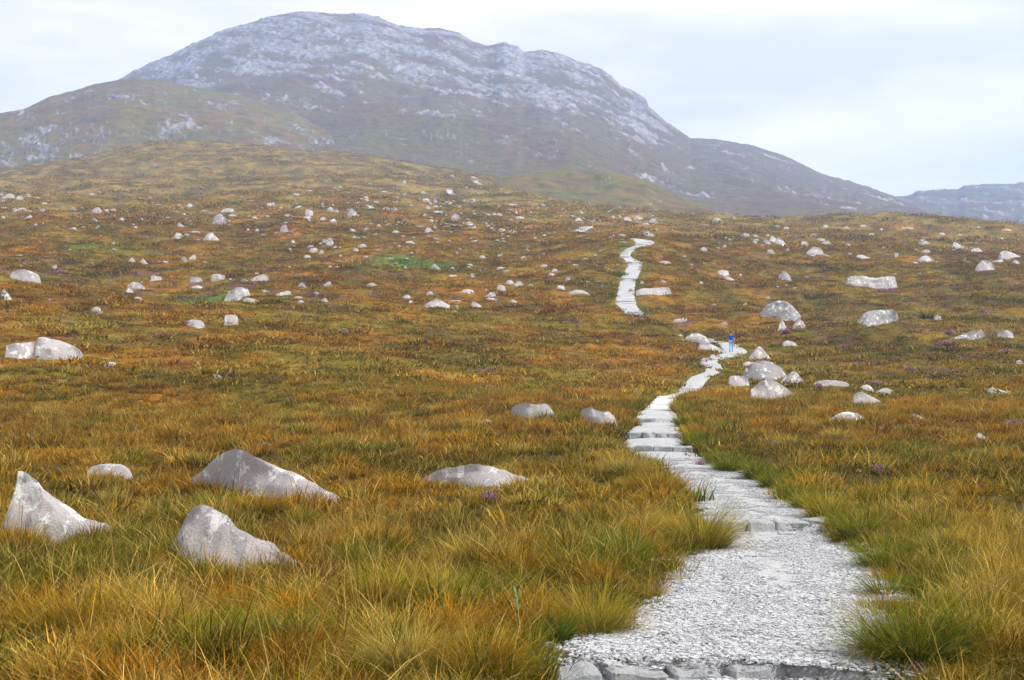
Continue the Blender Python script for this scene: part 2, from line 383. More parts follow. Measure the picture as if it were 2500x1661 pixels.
def tints(X, Y, e):
    """tip and root colour of the growth at ground points"""
    n1 = fbm(X / 7.0, Y / 11.0, 4, 101); n2 = fbm(X / 2.2, Y / 3.4, 3, 131); n3 = fbm(X / 16.0, Y / 30.0, 3, 151); n4 = fbm(X / 0.8, Y / 1.0, 2, 171)
    px = CX + FPX * X / np.maximum(Y, 3)
    c = np.tile(RUSSET, (len(X), 1))
    c = lerp(c, np.tile(ORANGE, (len(X), 1)), ss(-0.1, 0.55, n1 + 0.5 * n2))
    green_zone = 0.78 * ss(1700, 2000, px) * ss(55, 75, Y) * (1 - ss(150, 260, Y)) + 0.16 * (1 - ss(9, 17, Y)) + 0.45 * ss(170, 380, Y) + 0.30 * ss(115, 128, Y) * (1 - ss(900, 1300, px)) * (1 - ss(165, 200, Y))
    c = lerp(c, np.tile(OLIVE, (len(X), 1)), np.clip(ss(-0.30, 0.40, -n1 + 0.8 * n3 + 0.4 * n2 + green_zone) , 0, 1) * 0.95)
    c = lerp(c, np.tile(GREEN, (len(X), 1)), 0.85 * ss(0.35, 0.8, n2 * 0.7 - n1 * 0.5 + 0.75 * green_zone + 0.1 * n4))
    c = lerp(c, np.tile(STRAW, (len(X), 1)), 0.55 * ss(0.25, 0.75, n2 * 0.6 + n4 * 0.55 + 0.25 * n3))
    c = lerp(c, np.tile(BROWN, (len(X), 1)), 0.7 * ss(0.35, 0.8, -n4 * 0.6 + 0.6 * fbm(X / 3.0, Y / 4.5, 3, 191)))
    c = lerp(c, np.tile(col(0.34, 0.275, 0.07), (len(X), 1)), 0.72 * ss(210, 400, Y))
    c = lerp(c, np.tile(col(0.235, 0.155, 0.016), (len(X), 1)), (.30 + .22 * ss(1500, 1900, px)) * ss(58, 85, Y) * (1 - ss(230, 330, Y)))
    hz = fbm(X / 4.0, Y / 3.2, 3, 211)
    gully = ss(112, 120, Y) * (1 - ss(150, 175, Y)) * (1 - ss(750, 950, px))
    hm = ss(0.50, 0.72, hz + 0.30 * gully + 0.20 * ss(1800, 2100, px) * ss(60, 80, Y) * (1 - ss(150, 200, Y)) - 0.35 * (1 - ss(40, 70, Y)))
    c = lerp(c, np.tile(HEATH, (len(X), 1)), 0.75 * hm)
    edge = (1 - ss(0.1, 0.9 + 0.012 * np.clip(Y, 0, 200), e)) * ss(-0.6, 0.3, n2 + 0.2)
    c = lerp(c, np.tile(GREEN * 1.15, (len(X), 1)), 0.7 * edge)
    for fx, fd, fr in ((1020, 168, 5.0), (250, 171, 3.2), (505, 128, 3.0), (960, 160, 3.0)):
        x0 = (fx - CX) / FPX * fd
        f = np.exp(-((X - x0) / fr) ** 2 - ((Y - fd) / (fr * 1.1)) ** 2)
        c = lerp(c, np.tile(FERN, (len(X), 1)), np.clip(1.25 * f * (1 + 0.5 * n4), 0, 0.9))
    c = c * col(.93, .88, 1.0)[None, :] * (0.60 + 0.46 * ss(-.5, .4, fbm(X / 13.0, Y / 9.0, 4, 233)))[:, None]
    root = lerp(c * 0.55, np.tile(col(0.030, 0.038, 0.004), (len(X), 1)), np.full(len(X), 0.7))  # green blade base, darkened further to paint in shade low in the grass
    return c, root

# ------------------------------------------------------------------ the moor sheet
colsA = np.concatenate([np.linspace(-9000, -500, 40)[:-1], np.linspace(-500, 3000, 720), np.linspace(3000, 11500, 40)[1:]])
rowsY = np.concatenate([np.linspace(-25, 3.8, 22), np.exp(np.linspace(math.log(4.2), math.log(720), 760)), np.array([780, 850, 950, 1100, 1400, 1800])])
PXg, Yg = np.meshgrid(colsA, rowsY)
Xg = (PXg - CX) / FPX * np.maximum(Yg, 6.0)
Zg, Dg, Hg = ground(Xg, Yg)
e_ = (Dg - Hg).ravel()
ct, cr = tints(Xg.ravel(), Yg.ravel(), e_)
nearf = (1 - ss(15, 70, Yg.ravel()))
gc = lerp(ct * 0.72, cr * 0.6 + col(0.014, 0.008, 0.002), nearf * 0.9)  # near ground coloured darker as painted shade in the gaps between tufts
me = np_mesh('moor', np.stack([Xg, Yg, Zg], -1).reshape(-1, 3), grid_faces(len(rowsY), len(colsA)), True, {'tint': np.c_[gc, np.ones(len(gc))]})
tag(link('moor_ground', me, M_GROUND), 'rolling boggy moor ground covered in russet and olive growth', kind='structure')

# ------------------------------------------------------------------ the hills
def hill(name, label, px0, px1, sky, base_py, D0, Ds, D1, ncol, nrow, prof, rockline, mat, seed, relief=1.0, grassc=(OLIVE, RUSSET), jag=1.5, crag=None, dark=0.78):
    px = np.linspace(px0, px1, ncol); sx, sy = zip(*sky); bx, by = zip(*base_py)
    S = np.interp(px, sx, sy); S = S + jag * fbm(px / 17.0, px * 0 + seed, 3, seed); B = np.interp(px, bx, by)
    D = np.concatenate([np.linspace(D0, Ds, nrow), np.linspace(Ds, D1, 14)[1:]])
    t = np.clip((D - D0) / (Ds - D0), 0, 1)
    g = np.interp(t, *zip(*prof))
    PY = B[None, :] + (S - B)[None, :] * g[:, None]
    PX, DD = np.meshgrid(px, D)
    Z = EYE + (HY - PY) / FPX * DD
    Z = np.where(DD > Ds, Z - (DD - Ds) * 0.45, Z)
    X = (PX - CX) / FPX * DD
    env = np.clip(np.sin(np.pi * np.clip((DD - D0) / (Ds - D0), 0, 1)), 0, 1) ** 0.6
    sc = Ds / 1300.0
    hx, hy = X / sc, DD / sc
    big = fbm(hx / 120, hy / 150, 4, seed + 1)
    Z = Z + relief * sc * 9 * big * env
    # rock: bands that dip to the right, broken into blocks
    a = 0.35; u = hx * math.cos(a) - (Z / sc) * math.sin(a); v = hx * math.sin(a) + (Z / sc) * math.cos(a)
    n = fbm(u / 44, v / 15, 6, seed + 2, 0.64); n2 = fbm(hx / 60, hy / 60, 3, seed + 3); n3 = fbm(u / 6, v / 3, 3, seed + 4, 0.65)
    zone = rockline(PX, PY)
    m = ss(-0.05, 0.5, n * 0.95 + 0.3 * n2 + 0.30 * n3 + zone)
    if crag is not None: m = np.maximum(m, crag(PX, PY, n, n3))
    ridg = 1 - np.abs(fbm(u / 11, v / 6, 4, seed + 5, 0.6)); step = np.abs(fbm(u / 22, v / 7, 4, seed + 6))
    Z = Z + m * sc * relief * (3.4 * (ridg - 0.6) + 4.0 * step) * (0.35 + 0.65 * env)
    gr = lerp(np.tile(grassc[0], (X.size, 1)), np.tile(grassc[1], (X.size, 1)), ss(-0.4, 0.5, (n2 + 0.6 * big).ravel()))
    gr = lerp(gr, np.tile(col(0.10, 0.07, 0.055), (X.size, 1)), 0.6 * ss(0.0, 0.6, fbm(hx / 45, hy / 30, 4, seed + 8)).ravel())
    rk = np.tile(col(0.185, 0.182, 0.186), (X.size, 1)) * (0.85 + 0.5 * n3.ravel() + 0.3 * n.ravel())[:, None].clip(0.4, 1.5)
    c = lerp(gr * dark, rk, m.ravel())
    me = np_mesh(name, np.stack([X, DD, Z], -1).reshape(-1, 3), grid_faces(len(D), ncol), True, {'tint': np.c_[c, np.ones(len(c))]})
    return tag(link(name, me, mat), label, kind='structure')

SKY_M = [(-700, 480), (-200, 400), (100, 290), (292, 193), (360, 157), (424, 131), (458, 114), (508, 91), (547, 74), (614, 55), (657, 40), (733, 28), (784, 31), (843, 36), (881, 33),
 (924, 42), (968, 63), (1006, 66), (1027, 71), (1069, 68), (1120, 80), (1154, 102), (1192, 112), (1226, 104), (1260, 112), (1277, 127), (1324, 123), (1366, 133), (1408, 150),
 (1464, 167), (1493, 186), (1514, 210), (1553, 225), (1578, 244), (1584, 261), (1620, 292), (1684, 337), (1747, 340), (1832, 354), (1900, 375), (1937, 390), (2005, 424),
 (2073, 444), (2141, 466), (2185, 480), (2300, 520), (2500, 570), (2800, 620)]
RL = [(-700, 150), (292, 215), (500, 228), (600, 190), (720, 175), (900, 205), (1100, 215), (1300, 262), (1500, 318), (1600, 335), (1690, 330), (1800, 250), (2900, 250)]
def rl_main(PX, PY):
    line = np.interp(PX, *zip(*RL))
    up = 0.34 - 0.16 * ss(-170, -20, PY - line) - 0.80 * ss(-30, 40, PY - line)
    return up
def crag_main(PX, PY, n, n3):
    f = fbm(PX / 60, PY / 35, 3, 77); s = fbm(PX / 8.0, PY / 9.0, 4, 78, 0.6)
    return 0.8 * ss(0.50, 0.85, 0.62 * f + 0.55 * s) * ss(-30, 40, PY - np.interp(PX, *zip(*RL))) * 0.8
hill('mountain', 'hazy grey mountain with bare quartzite summit', -700, 2800, SKY_M, [(-700, 520), (0, 480), (900, 450), (1400, 470), (1750, 540), (2100, 560), (2800, 640)],
     600, 1300, 2000, 1020, 400, [(0, 0), (0.15, 0.14), (0.33, 0.40), (0.45, 0.50), (0.55, 0.58), (0.8, 0.82), (0.93, 0.955), (1, 1)], rl_main, M_HILL, 300, 1.0, (col(0.115, 0.105, 0.032), col(0.125, 0.088, 0.034)), crag=crag_main, dark=0.74)

SKY_L = [(-900, 330), (-400, 310), (0, 276), (59, 267), (119, 237), (186, 220), (229, 206), (292, 195), (339, 191), (381, 195), (445, 208), (508, 218), (600, 236), (700, 262), (800, 300), (900, 350), (1000, 400), (1150, 460), (1300, 520)]
def rl_left(PX, PY): return np.full(PX.shape, -0.62) + 0.12 * ss(290, 360, PY)
def crag_left(PX, PY, n, n3):
    s = fbm(PX / 11.0, PY / 11.0, 5, 91, 0.62); f = fbm(PX / 45.0, PY / 26.0, 3, 92)
    spots = 0
    for cx, cy, rx, ry, a in ((110, 372, 45, 32, .9), (130, 395, 35, 14, .7), (60, 290, 45, 12, .6), (410, 318, 45, 20, .8), (240, 335, 45, 26, .6), (310, 240, 70, 18, .5), (400, 236, 60, 14, .6),
                              (545, 262, 40, 16, .6), (560, 325, 25, 12, .6), (720, 315, 40, 22, .7), (800, 360, 45, 26, .8), (20, 365, 30, 22, .7), (190, 388, 30, 8, .8), (640, 290, 35, 20, .5), (150, 330, 60, 30, .35)):
        spots = np.maximum(spots, a * np.exp(-((PX - cx) / rx) ** 2 - ((PY - cy) / ry) ** 2))
    return ss(0.45, 0.85, spots + 0.60 * s + 0.30 * f - 0.02)
hill('hill', 'green heathery ridge with pale crags in front of the mountain', -900, 1300, SKY_L, [(-900, 540), (0, 500), (300, 470), (1300, 560)], 560, 850, 1150, 760, 240,
     [(0, 0), (0.3, 0.34), (0.6, 0.66), (0.85, 0.92), (1, 1)], rl_left, M_HILL, 400, 0.9, (col(0.115, 0.105, 0.022), col(0.14, 0.098, 0.027)), 1.0, crag_left, 0.85)

SKY_N = [(900, 640), (1050, 560), (1150, 490), (1215, 440), (1260, 425), (1324, 419), (1408, 414), (1493, 419), (1578, 443), (1642, 475), (1700, 504), (1747, 519), (1850, 550), (2000, 620)]
def rl_knoll(PX, PY): return np.full(PX.shape, -1.2)
def crag_knoll(PX, PY, n, n3):
    s = fbm(PX / 7.0, PY / 8.0, 4, 191, 0.6); spots = 0
    for cx, cy, rx, ry, a in ((1478, 436, 18, 9, .7), (1600, 500, 22, 6, .45)):
        spots = np.maximum(spots, a * np.exp(-((PX - cx) / rx) ** 2 - ((PY - cy) / ry) ** 2))
    return ss(0.5, 0.9, spots + 0.5 * s)
hill('knoll', 'smooth green knoll in front of the mountain', 900, 2000, SKY_N, [(900, 600), (1300, 500), (1700, 560), (2000, 640)], 430, 530, 640, 420, 110,
     [(0, 0), (0.3, 0.36), (0.7, 0.80), (0.9, 0.965), (1, 1)], rl_knoll, M_HILL, 450, 1.3, (col(0.115, 0.105, 0.020), col(0.15, 0.105, 0.026)), 0.8, crag_knoll, 0.85)

SKY_F = [(1700, 640), (1900, 580), (2050, 525), (2130, 498), (2185, 480), (2222, 477), (2242, 466), (2276, 466), (2337, 461), (2361, 453), (2392, 450), (2473, 449), (2500, 446), (2700, 430), (3000, 450), (3600, 520), (4600, 600)]
def rl_far(PX, PY): return np.full(PX.shape, -0.36)
hill('far_hill', 'low blue-grey craggy hill beyond the moor', 1700, 4600, SKY_F, [(1700, 690), (2200, 640), (4600, 680)], 1000, 1650, 2100, 560, 160,
     [(0, 0), (0.4, 0.42), (0.75, 0.80), (1, 1)], rl_far, M_FAR, 500, 1.6, (col(0.12, 0.105, 0.035), col(0.13, 0.09, 0.035)), 2.6, dark=0.7)
SKY_K = [(1640, 560), (1780, 535), (1850, 522), (1930, 520), (1990, 512), (2040, 502), (2073, 498), (2110, 503), (2150, 512), (2200, 527), (2260, 540), (2400, 565), (2700, 600)]
hill('rocky_hill', 'hazy rocky rise between the mountain and the low far hill', 1640, 2700, SKY_K, [(1640, 640), (2700, 660)], 700, 980, 1200, 360, 100,
     [(0, 0), (0.5, 0.55), (1, 1)], rl_far, M_FAR, 600, 0.8, (col(0.10, 0.095, 0.03), col(0.115, 0.085, 0.03)), 1.5)

# ------------------------------------------------------------------ the gravel path
def arclen(p):
    return np.concatenate([[0], np.cumsum(np.linalg.norm(np.diff(p[:, :2], axis=0), axis=1))])

def ribbon(name, P, steps=(), seed=0, over=1.14):
    s = arclen(P)
    ss_ = sorted(float(np.interp(d, P[:, 1], s)) for d in steps)
    q = np.unique(np.concatenate([s, [x - 0.02 for x in ss_], [x + 0.02 for x in ss_]]))
    pts = np.array([[np.interp(k, s, P[:, i]) for i in range(4)] for k in q])
    tan = np.gradient(pts[:, :2], axis=0); tan /= np.linalg.norm(tan, axis=1)[:, None] + 1e-9
    nor = np.stack([tan[:, 1], -tan[:, 0]], 1)
    saw = np.zeros(len(q))
    if ss_:
        b = [ss_[0] - 8] + ss_ + [ss_[-1] + 8]
        for i in range(len(b) - 1):
            m = (q >= b[i]) & (q < b[i + 1]); f = (q[m] - b[i]) / (b[i + 1] - b[i]); h = min(0.11, 0.02 * (b[i + 1] - b[i]) + 0.06)
            saw[m] = h * (0.5 - f)
    v = np.linspace(-1, 1, 15) * over
    V = np.zeros((len(q), 15, 3))
    wob = 1 + 0.05 * fbm(q / 1.3, q * 0 + 3, 3, 50 + seed)
    for j, a in enumerate(v):
        V[:, j, :2] = pts[:, :2] + nor * (pts[:, 3] * a * wob)[:, None]
        V[:, j, 2] = pts[:, 2] + saw + 0.012 * fbm(V[:, j, 0] / 0.5, V[:, j, 1] / 0.5, 3, 61) - 0.13 * max(0, abs(a) - 1) / (over - 1) + 0.03 * (1 - a * a)
    return np_mesh(name, V.reshape(-1, 3), grid_faces(len(q), 15)[:, ::-1], True)

STEP_D = [7.78, 18.25, 33.1, 37.1, 43.2, 66, 94.5, 135, 141, 156, 170]
tag(link('gravel_path', ribbon('gravel_path', PL, STEP_D), M_GRAVEL), 'pale grey gravel footpath winding up the moor', kind='structure')

def at(px, py=None, d=None):
    """the visible ground point under a photo pixel (or at a given distance)"""
    if d is None:
        Y = np.exp(np.linspace(math.log(5), math.log(640), 900)); X = (px - CX) / FPX * Y
        Z = ground(X, Y)[0]; p = HY - (Z - EYE) / Y * FPX
        k = np.nonzero(p <= py)[0]; d = float(Y[k[0]]) if len(k) else 640.0
    x = (px - CX) / FPX * d
    return Vector((x, d, gz(x, d)))

def small_path(name, pts, w, label):
    p = []
    for px, py in pts:
        g = at(px, py); p.append((g.x, g.y, g.z + 0.25, w))
    tag(link(name, ribbon(name, catmull(np.array(p), 3.0)), M_GRAVEL), label, kind='structure')
small_path('gravel_path', [(1398, 571), (1415, 567), (1432, 559)], 1.3, 'short stretch of pale path on the middle slope')
small_path('gravel_path', [(1174, 456), (1160, 447), (1163, 440), (1152, 433)], 0.9, 'thin pale line of path high on the moor')
small_path('gravel_path', [(1108, 478), (1098, 473), (1097, 469)], 0.9, 'short pale bit of path below the thin far path')

# ------------------------------------------------------------------ stones of the steps, boardwalk
def stone_block(name, size, seed, parent, loc, rz=0.0, mat=None, jit=0.17, bev=0.025):
    r = random.Random(seed); bm = bmesh.new()
    bmesh.ops.create_cube(bm, size=1.0)
    bmesh.ops.subdivide_edges(bm, edges=[e for e in bm.edges if abs(e.verts[0].co.x - e.verts[1].co.x) > 0.5], cuts=2)
    for v in bm.verts:
        v.co.x = (v.co.x + r.uniform(-.5, .5) * jit * 0.5) * size[0]
        v.co.y = (v.co.y + r.uniform(-.5, .5) * jit * 1.6) * size[1]
        v.co.z = (v.co.z + r.uniform(-.5, .5) * jit * 1.3) * size[2]
    bmesh.ops.bevel(bm, geom=list(bm.edges), offset=min(bev, 0.2 * min(size)), segments=1, affect='EDGES', profile=0.6)
    bmesh.ops.triangulate(bm, faces=bm.faces)
    me = bpy.data.meshes.new(name); bm.to_mesh(me); bm.free()
    o = link(name, me, mat or M_STEP, parent, loc); o.rotation_euler = (0, 0, rz)
    return o

def step_row(L, Rr, n, d, slope, label, hgt=0.17, dep=0.34, seed=1, gap=0.02, group='stone steps across the gravel path', rise=0.0):
    xl, xr = (L - CX) / FPX * d, (Rr - CX) / FPX * (d + slope)
    a, b = Vector((xl, d, 0)), Vector((xr, d + slope, 0))
    mid = (a + b) / 2; k = int(np.argmin((PL[:, 0] - mid.x) ** 2 + (PL[:, 1] - mid.y) ** 2)); z = PL[k, 2]
    e = empty('stone_step', (mid.x, mid.y, z)); tag(e, label, 'step', group)
    r = random.Random(seed); w = [r.uniform(0.7, 1.35) for _ in range(n)]; t = sum(w); u = 0; ln = (b - a).length
    rz = math.atan2(b.y - a.y, b.x - a.x)
    for i in range(n):
        c = a.lerp(b, (u + w[i] / 2) / t); u += w[i]
        stone_block('stone', (ln * w[i] / t - gap, dep * r.uniform(.8, 1.2), hgt), seed * 50 + i, e, (c.x - mid.x, c.y - mid.y + r.uniform(-.03, .03), 0.085 - hgt / 2 + rise + r.uniform(-.015, .02)), rz + r.uniform(-.03, .03))
    return e
step_row(1345, 2060, 5, 7.62, 0.30, 'broken grey stone step at the bottom edge of the photo', 0.22, 0.34, 3, 0.035, rise=-0.04)
step_row(1742, 2030, 4, 18.0, 0.5, 'grey stone step crossing the path between two grass tussocks', 0.2, 0.34, 4, rise=0.03)
step_row(1508, 1690, 4, 33.3, -0.2, 'stone step half hidden by the grassy hump left of path', 0.2, 0.4, 5, rise=0.02)
step_row(1532, 1668, 5, 37.0, 0.2, 'straight row of five kerb stones across the path', 0.24, 0.4, 6, rise=0.035)
step_row(1553, 1637, 2, 43.2, 0.3, 'short two-stone step just before the boardwalk', 0.22, 0.4, 7, rise=0.01)
step_row(1662, 1702, 2, 66.2, 0.5, 'small stone step just beyond the boardwalk', 0.26, 0.5, 8, rise=0.02)
step_row(1701, 1746, 2, 98.5, 1.4, 'white slab step where the path bends below the walking man', 0.3, 0.9, 9, rise=0.16)
step_row(1531, 1571, 3, 135.2, 0.3, 'lowest stone step on the upper straight path', 0.3, 0.5, 10, rise=0.07)
step_row(1506, 1552, 3, 141.4, 0.3, 'second stone step from the bottom of upper straight path', 0.3, 0.5, 11, rise=0.07)
step_row(1515, 1555, 3, 156.5, 0.3, 'third stone step from the bottom of upper straight path', 0.3, 0.5, 12, rise=0.07)
step_row(1532, 1569, 3, 170.5, 0.3, 'topmost stone step on the upper straight path', 0.3, 0.5, 13, rise=0.07)

bw = empty('boardwalk', (0, 0, 0)); tag(bw, 'pale flat boardwalk bridging the path beyond the kerb stones', 'boardwalk')
NB = 11; bl_, br_ = [], []
for i in range(NB + 1):
    t = i / NB; d = 50.5 + 9.5 * t
    l = np.interp(t, [0, .45, 1], [1574, 1589, 1606]); r = np.interp(t, [0, .35, 1], [1645, 1647, 1660]); py = np.interp(t, [0, 1], [1001, 970])
    z = EYE + (HY - py) / FPX * d + 0.05
    bl_.append(Vector(((l - CX) / FPX * d, d, z))); br_.append(Vector(((r - CX) / FPX * d, d, z)))
bw.location = (bl_[0] + br_[0]) / 2
for i in range(NB):
    q = [bl_[i], br_[i], br_[i + 1], bl_[i + 1]]; jz = R.uniform(-.012, .012)
    q = [v - bw.location for v in q]; g = Vector((0, 0.03, 0)); sh = R.uniform(-.03, .03)
    top = [q[0] + Vector((sh, 0.012, jz)), q[1] + Vector((sh, 0.012, jz)), q[2] - g + Vector((sh, 0, jz)), q[3] - g + Vector((sh, 0, jz))]
    bot = [v - Vector((0, 0, 0.07)) for v in top]
    me = bpy.data.meshes.new('plank'); me.from_pydata([tuple(v) for v in top + bot], [], [(0, 1, 2, 3), (7, 6, 5, 4), (0, 4, 5, 1), (1, 5, 6, 2), (2, 6, 7, 3), (3, 7, 4, 0)])
    link('plank', me, M_PLANK, bw)
for s_, side in ((bl_, 0.12), (br_, -0.12)):
    vs_ = []
    for v in (s_[0] + Vector((0, .04, 0)), s_[-1]):
        v = v - bw.location + Vector((side, 0, -0.075)); vs_ += [v + Vector((-.05, 0, 0)), v + Vector((.05, 0, 0)), v + Vector((.05, 0, -.3)), v + Vector((-.05, 0, -.3))]
    me = bpy.data.meshes.new('beam'); me.from_pydata([tuple(v) for v in vs_], [], [(0, 3, 2, 1), (4, 5, 6, 7), (0, 1, 5, 4), (1, 2, 6, 5), (2, 3, 7, 6), (3, 0, 4, 7)])
    link('beam', me, M_PLANK, bw)
fb = stone_block('riser_board', ((br_[0] - bl_[0]).length, 0.06, 0.2), 5, bw, (0, 0.0, -0.19), math.atan2(br_[0].y - bl_[0].y, br_[0].x - bl_[0].x), M_PLANK, 0.02)

st = empty('stone_stairway', (0, 0, 0)); tag(st, 'zigzag of pale stone slabs at the top of the upper path', 'stairway')
slabs = [(220, 385, 405, 34), (245, 365, 365, 18), (220, 380, 340, 26), (275, 440, 305, 18), (330, 482, 280, 18), (388, 512, 254, 14), (465, 522, 236, 14), (525, 690, 232, 22), (550, 765, 202, 24), (640, 782, 168, 26), (470, 625, 186, 24)]
st_o = None
for i, (l, r, yb, h) in enumerate(slabs):
    l, r, yb, h = 1480 + l / 6.82, 1480 + r / 6.82, 570 + yb / 6.82, h / 6.82
    d = float(np.interp(-yb, [-p[2] for p in PATH[29:]], [p[3] for p in PATH[29:]]))
    z = EYE + (HY - yb) / FPX * d; hz = h / FPX * d * 0.7
    c = Vector((((l + r) / 2 - CX) / FPX * d, d + 0.6, z + hz / 2))
    if st_o is None: st_o = c.copy(); st.location = st_o
    stone_block('slab', ((r - l) / FPX * d, 1.3, hz + 0.25), 900 + i, st, tuple(c - st_o + Vector((0, 0, -0.12))), R.uniform(-.06, .06), M_STEP, 0.08, 0.03)

# ------------------------------------------------------------------ boulders
TOPS = {'d': [(0, .0), (.07, .38), (.2, .72), (.38, .96), (.55, 1), (.72, .86), (.87, .55), (.95, .28), (1, 0)],
        'p': [(0, .0), (.12, .25), (.28, .62), (.44, .97), (.52, 1), (.62, .83), (.8, .45), (.93, .14), (1, 0)],
        'f': [(0, .1), (.06, .6), (.2, .85), (.4, 1), (.6, .9), (.8, .8), (.93, .5), (1, .05)],
        'w': [(0, .15), (.06, .7), (.16, .98), (.28, 1), (.45, .82), (.62, .6), (.8, .36), (.93, .16), (1, 0)],
        'b': [(0, .25), (.05, .75), (.14, .95), (.35, 1), (.62, .96), (.82, .86), (.94, .66), (1, .2)]}
TOPS['v'] = [(1 - a, b) for a, b in reversed(TOPS['w'])]
BOULDERS = []    # px centre, distance, half width, half depth for keeping the grass off

def boulder_mesh(name, top, W, H, Dp, seed, nu, nt, ridge, sink, obl=None):
    u = np.linspace(0, 1, nu); t = np.linspace(-1, 1, nt)
    U, T = np.meshgrid(u, t, indexing='ij')
    tp = np.interp(u, *zip(*top)); r = np.random.default_rng(seed)
    p = r.uniform(1.5, 2.6); pl = np.maximum(0.30, np.sqrt(np.clip(1 - np.abs(2 * u - 1) ** r.uniform(2.0, 3.2), 0, 1)))
    a = np.where(T < ridge, (T - ridge) / (1 + ridge), (T - ridge) / (1 - ridge))
    kf = [0, r.uniform(.15, .4), r.uniform(.5, .8), 1]; vf = [1, r.uniform(.82, .97), r.uniform(.45, .72), 0]
    kb = [0, r.uniform(.2, .5), 1]; vb = [1, r.uniform(.75, .95), 0]
    wob = 1 + .25 * np.sin(U * r.uniform(3, 7) + r.uniform(0, 6))
    aa = np.clip(np.abs(a), 0, 1) ** wob
    cs = np.where(T < ridge, np.interp(aa, kf, vf), np.interp(aa, kb, vb))
    cs = .72 * cs + .28 * np.clip(1 - aa ** p, 0, 1) ** (1 / p)
    X = W * (U - 0.5); Y = Dp * pl[:, None] * T + Dp * 0.12 * r.uniform(-1, 1) * np.sin(U * 5 + r.uniform(0, 6)); Z = (H * tp)[:, None] * cs
    if obl is not None: X = np.repeat(obl[0](u)[:, None], nt, 1); Y = Y + obl[1](u)[:, None]; Z = obl[2](u)[:, None] * cs
    Z = Z - sink * (1 - cs)
    s = max(W, H)
    for k in range(9):                      # flat faces broken off the front and back
        n = Vector((r.uniform(-.45, .6), (-1 if k < 7 else 1) * r.uniform(.45, 1), r.uniform(.1, .7))).normalized()
        dd = X * n.x + Y * n.y + Z * n.z; lim = np.quantile(dd, r.uniform(.62, .93))
        ex = np.clip(dd - lim, 0, None); Y = Y - ex * n.y / max(abs(n.y), .4) * (0.9 if abs(n.y) > .4 else .5)
    am = 0.036 * s
    Y = Y + am * 1.1 * fbm(X / s * 4.2 + seed, Z / s * 4.2, 4, seed % 997)
    Z = Z + am * 0.35 * fbm(X / s * 6.0, Y / s * 6.0 + seed, 4, seed % 991 + 3) * np.clip(cs * 1.5, 0, 1)
    Y = np.maximum.accumulate(Y, axis=1) + 0.03 * Dp * T        # front faces never pass behind the back ones
    V = np.stack([X, Y, Z], -1).reshape(-1, 3)
    F = grid_faces(nu, nt)[:, ::-1]
    me = bpy.data.meshes.new(name)
    fl = [tuple(f) for f in F.tolist()] + [tuple(range(nt)), tuple(range((nu - 1) * nt, nu * nt))[::-1]]
    me.from_pydata([tuple(v) for v in V.tolist()], [], fl)
    bm = bmesh.new(); bm.from_mesh(me); bmesh.ops.recalc_face_normals(bm, faces=bm.faces); bm.to_mesh(me); bm.free()
    me.polygons.foreach_set('use_smooth', np.ones(len(me.polygons), bool))
    try: me.set_sharp_from_angle(angle=math.radians(24))
    except Exception: pass
    return me

ALLB = []
def reg(off, sc, rows):
    for r in rows:
        xl, xr, yt, yb, sh = r[:5]
        ALLB.append(dict(l=off[0] + xl / sc, r=off[0] + xr / sc, t=off[1] + yt / sc, b=off[1] + yb / sc, sh=sh, label=r[5] if len(r) > 5 else None, mat=r[6] if len(r) > 6 else None))

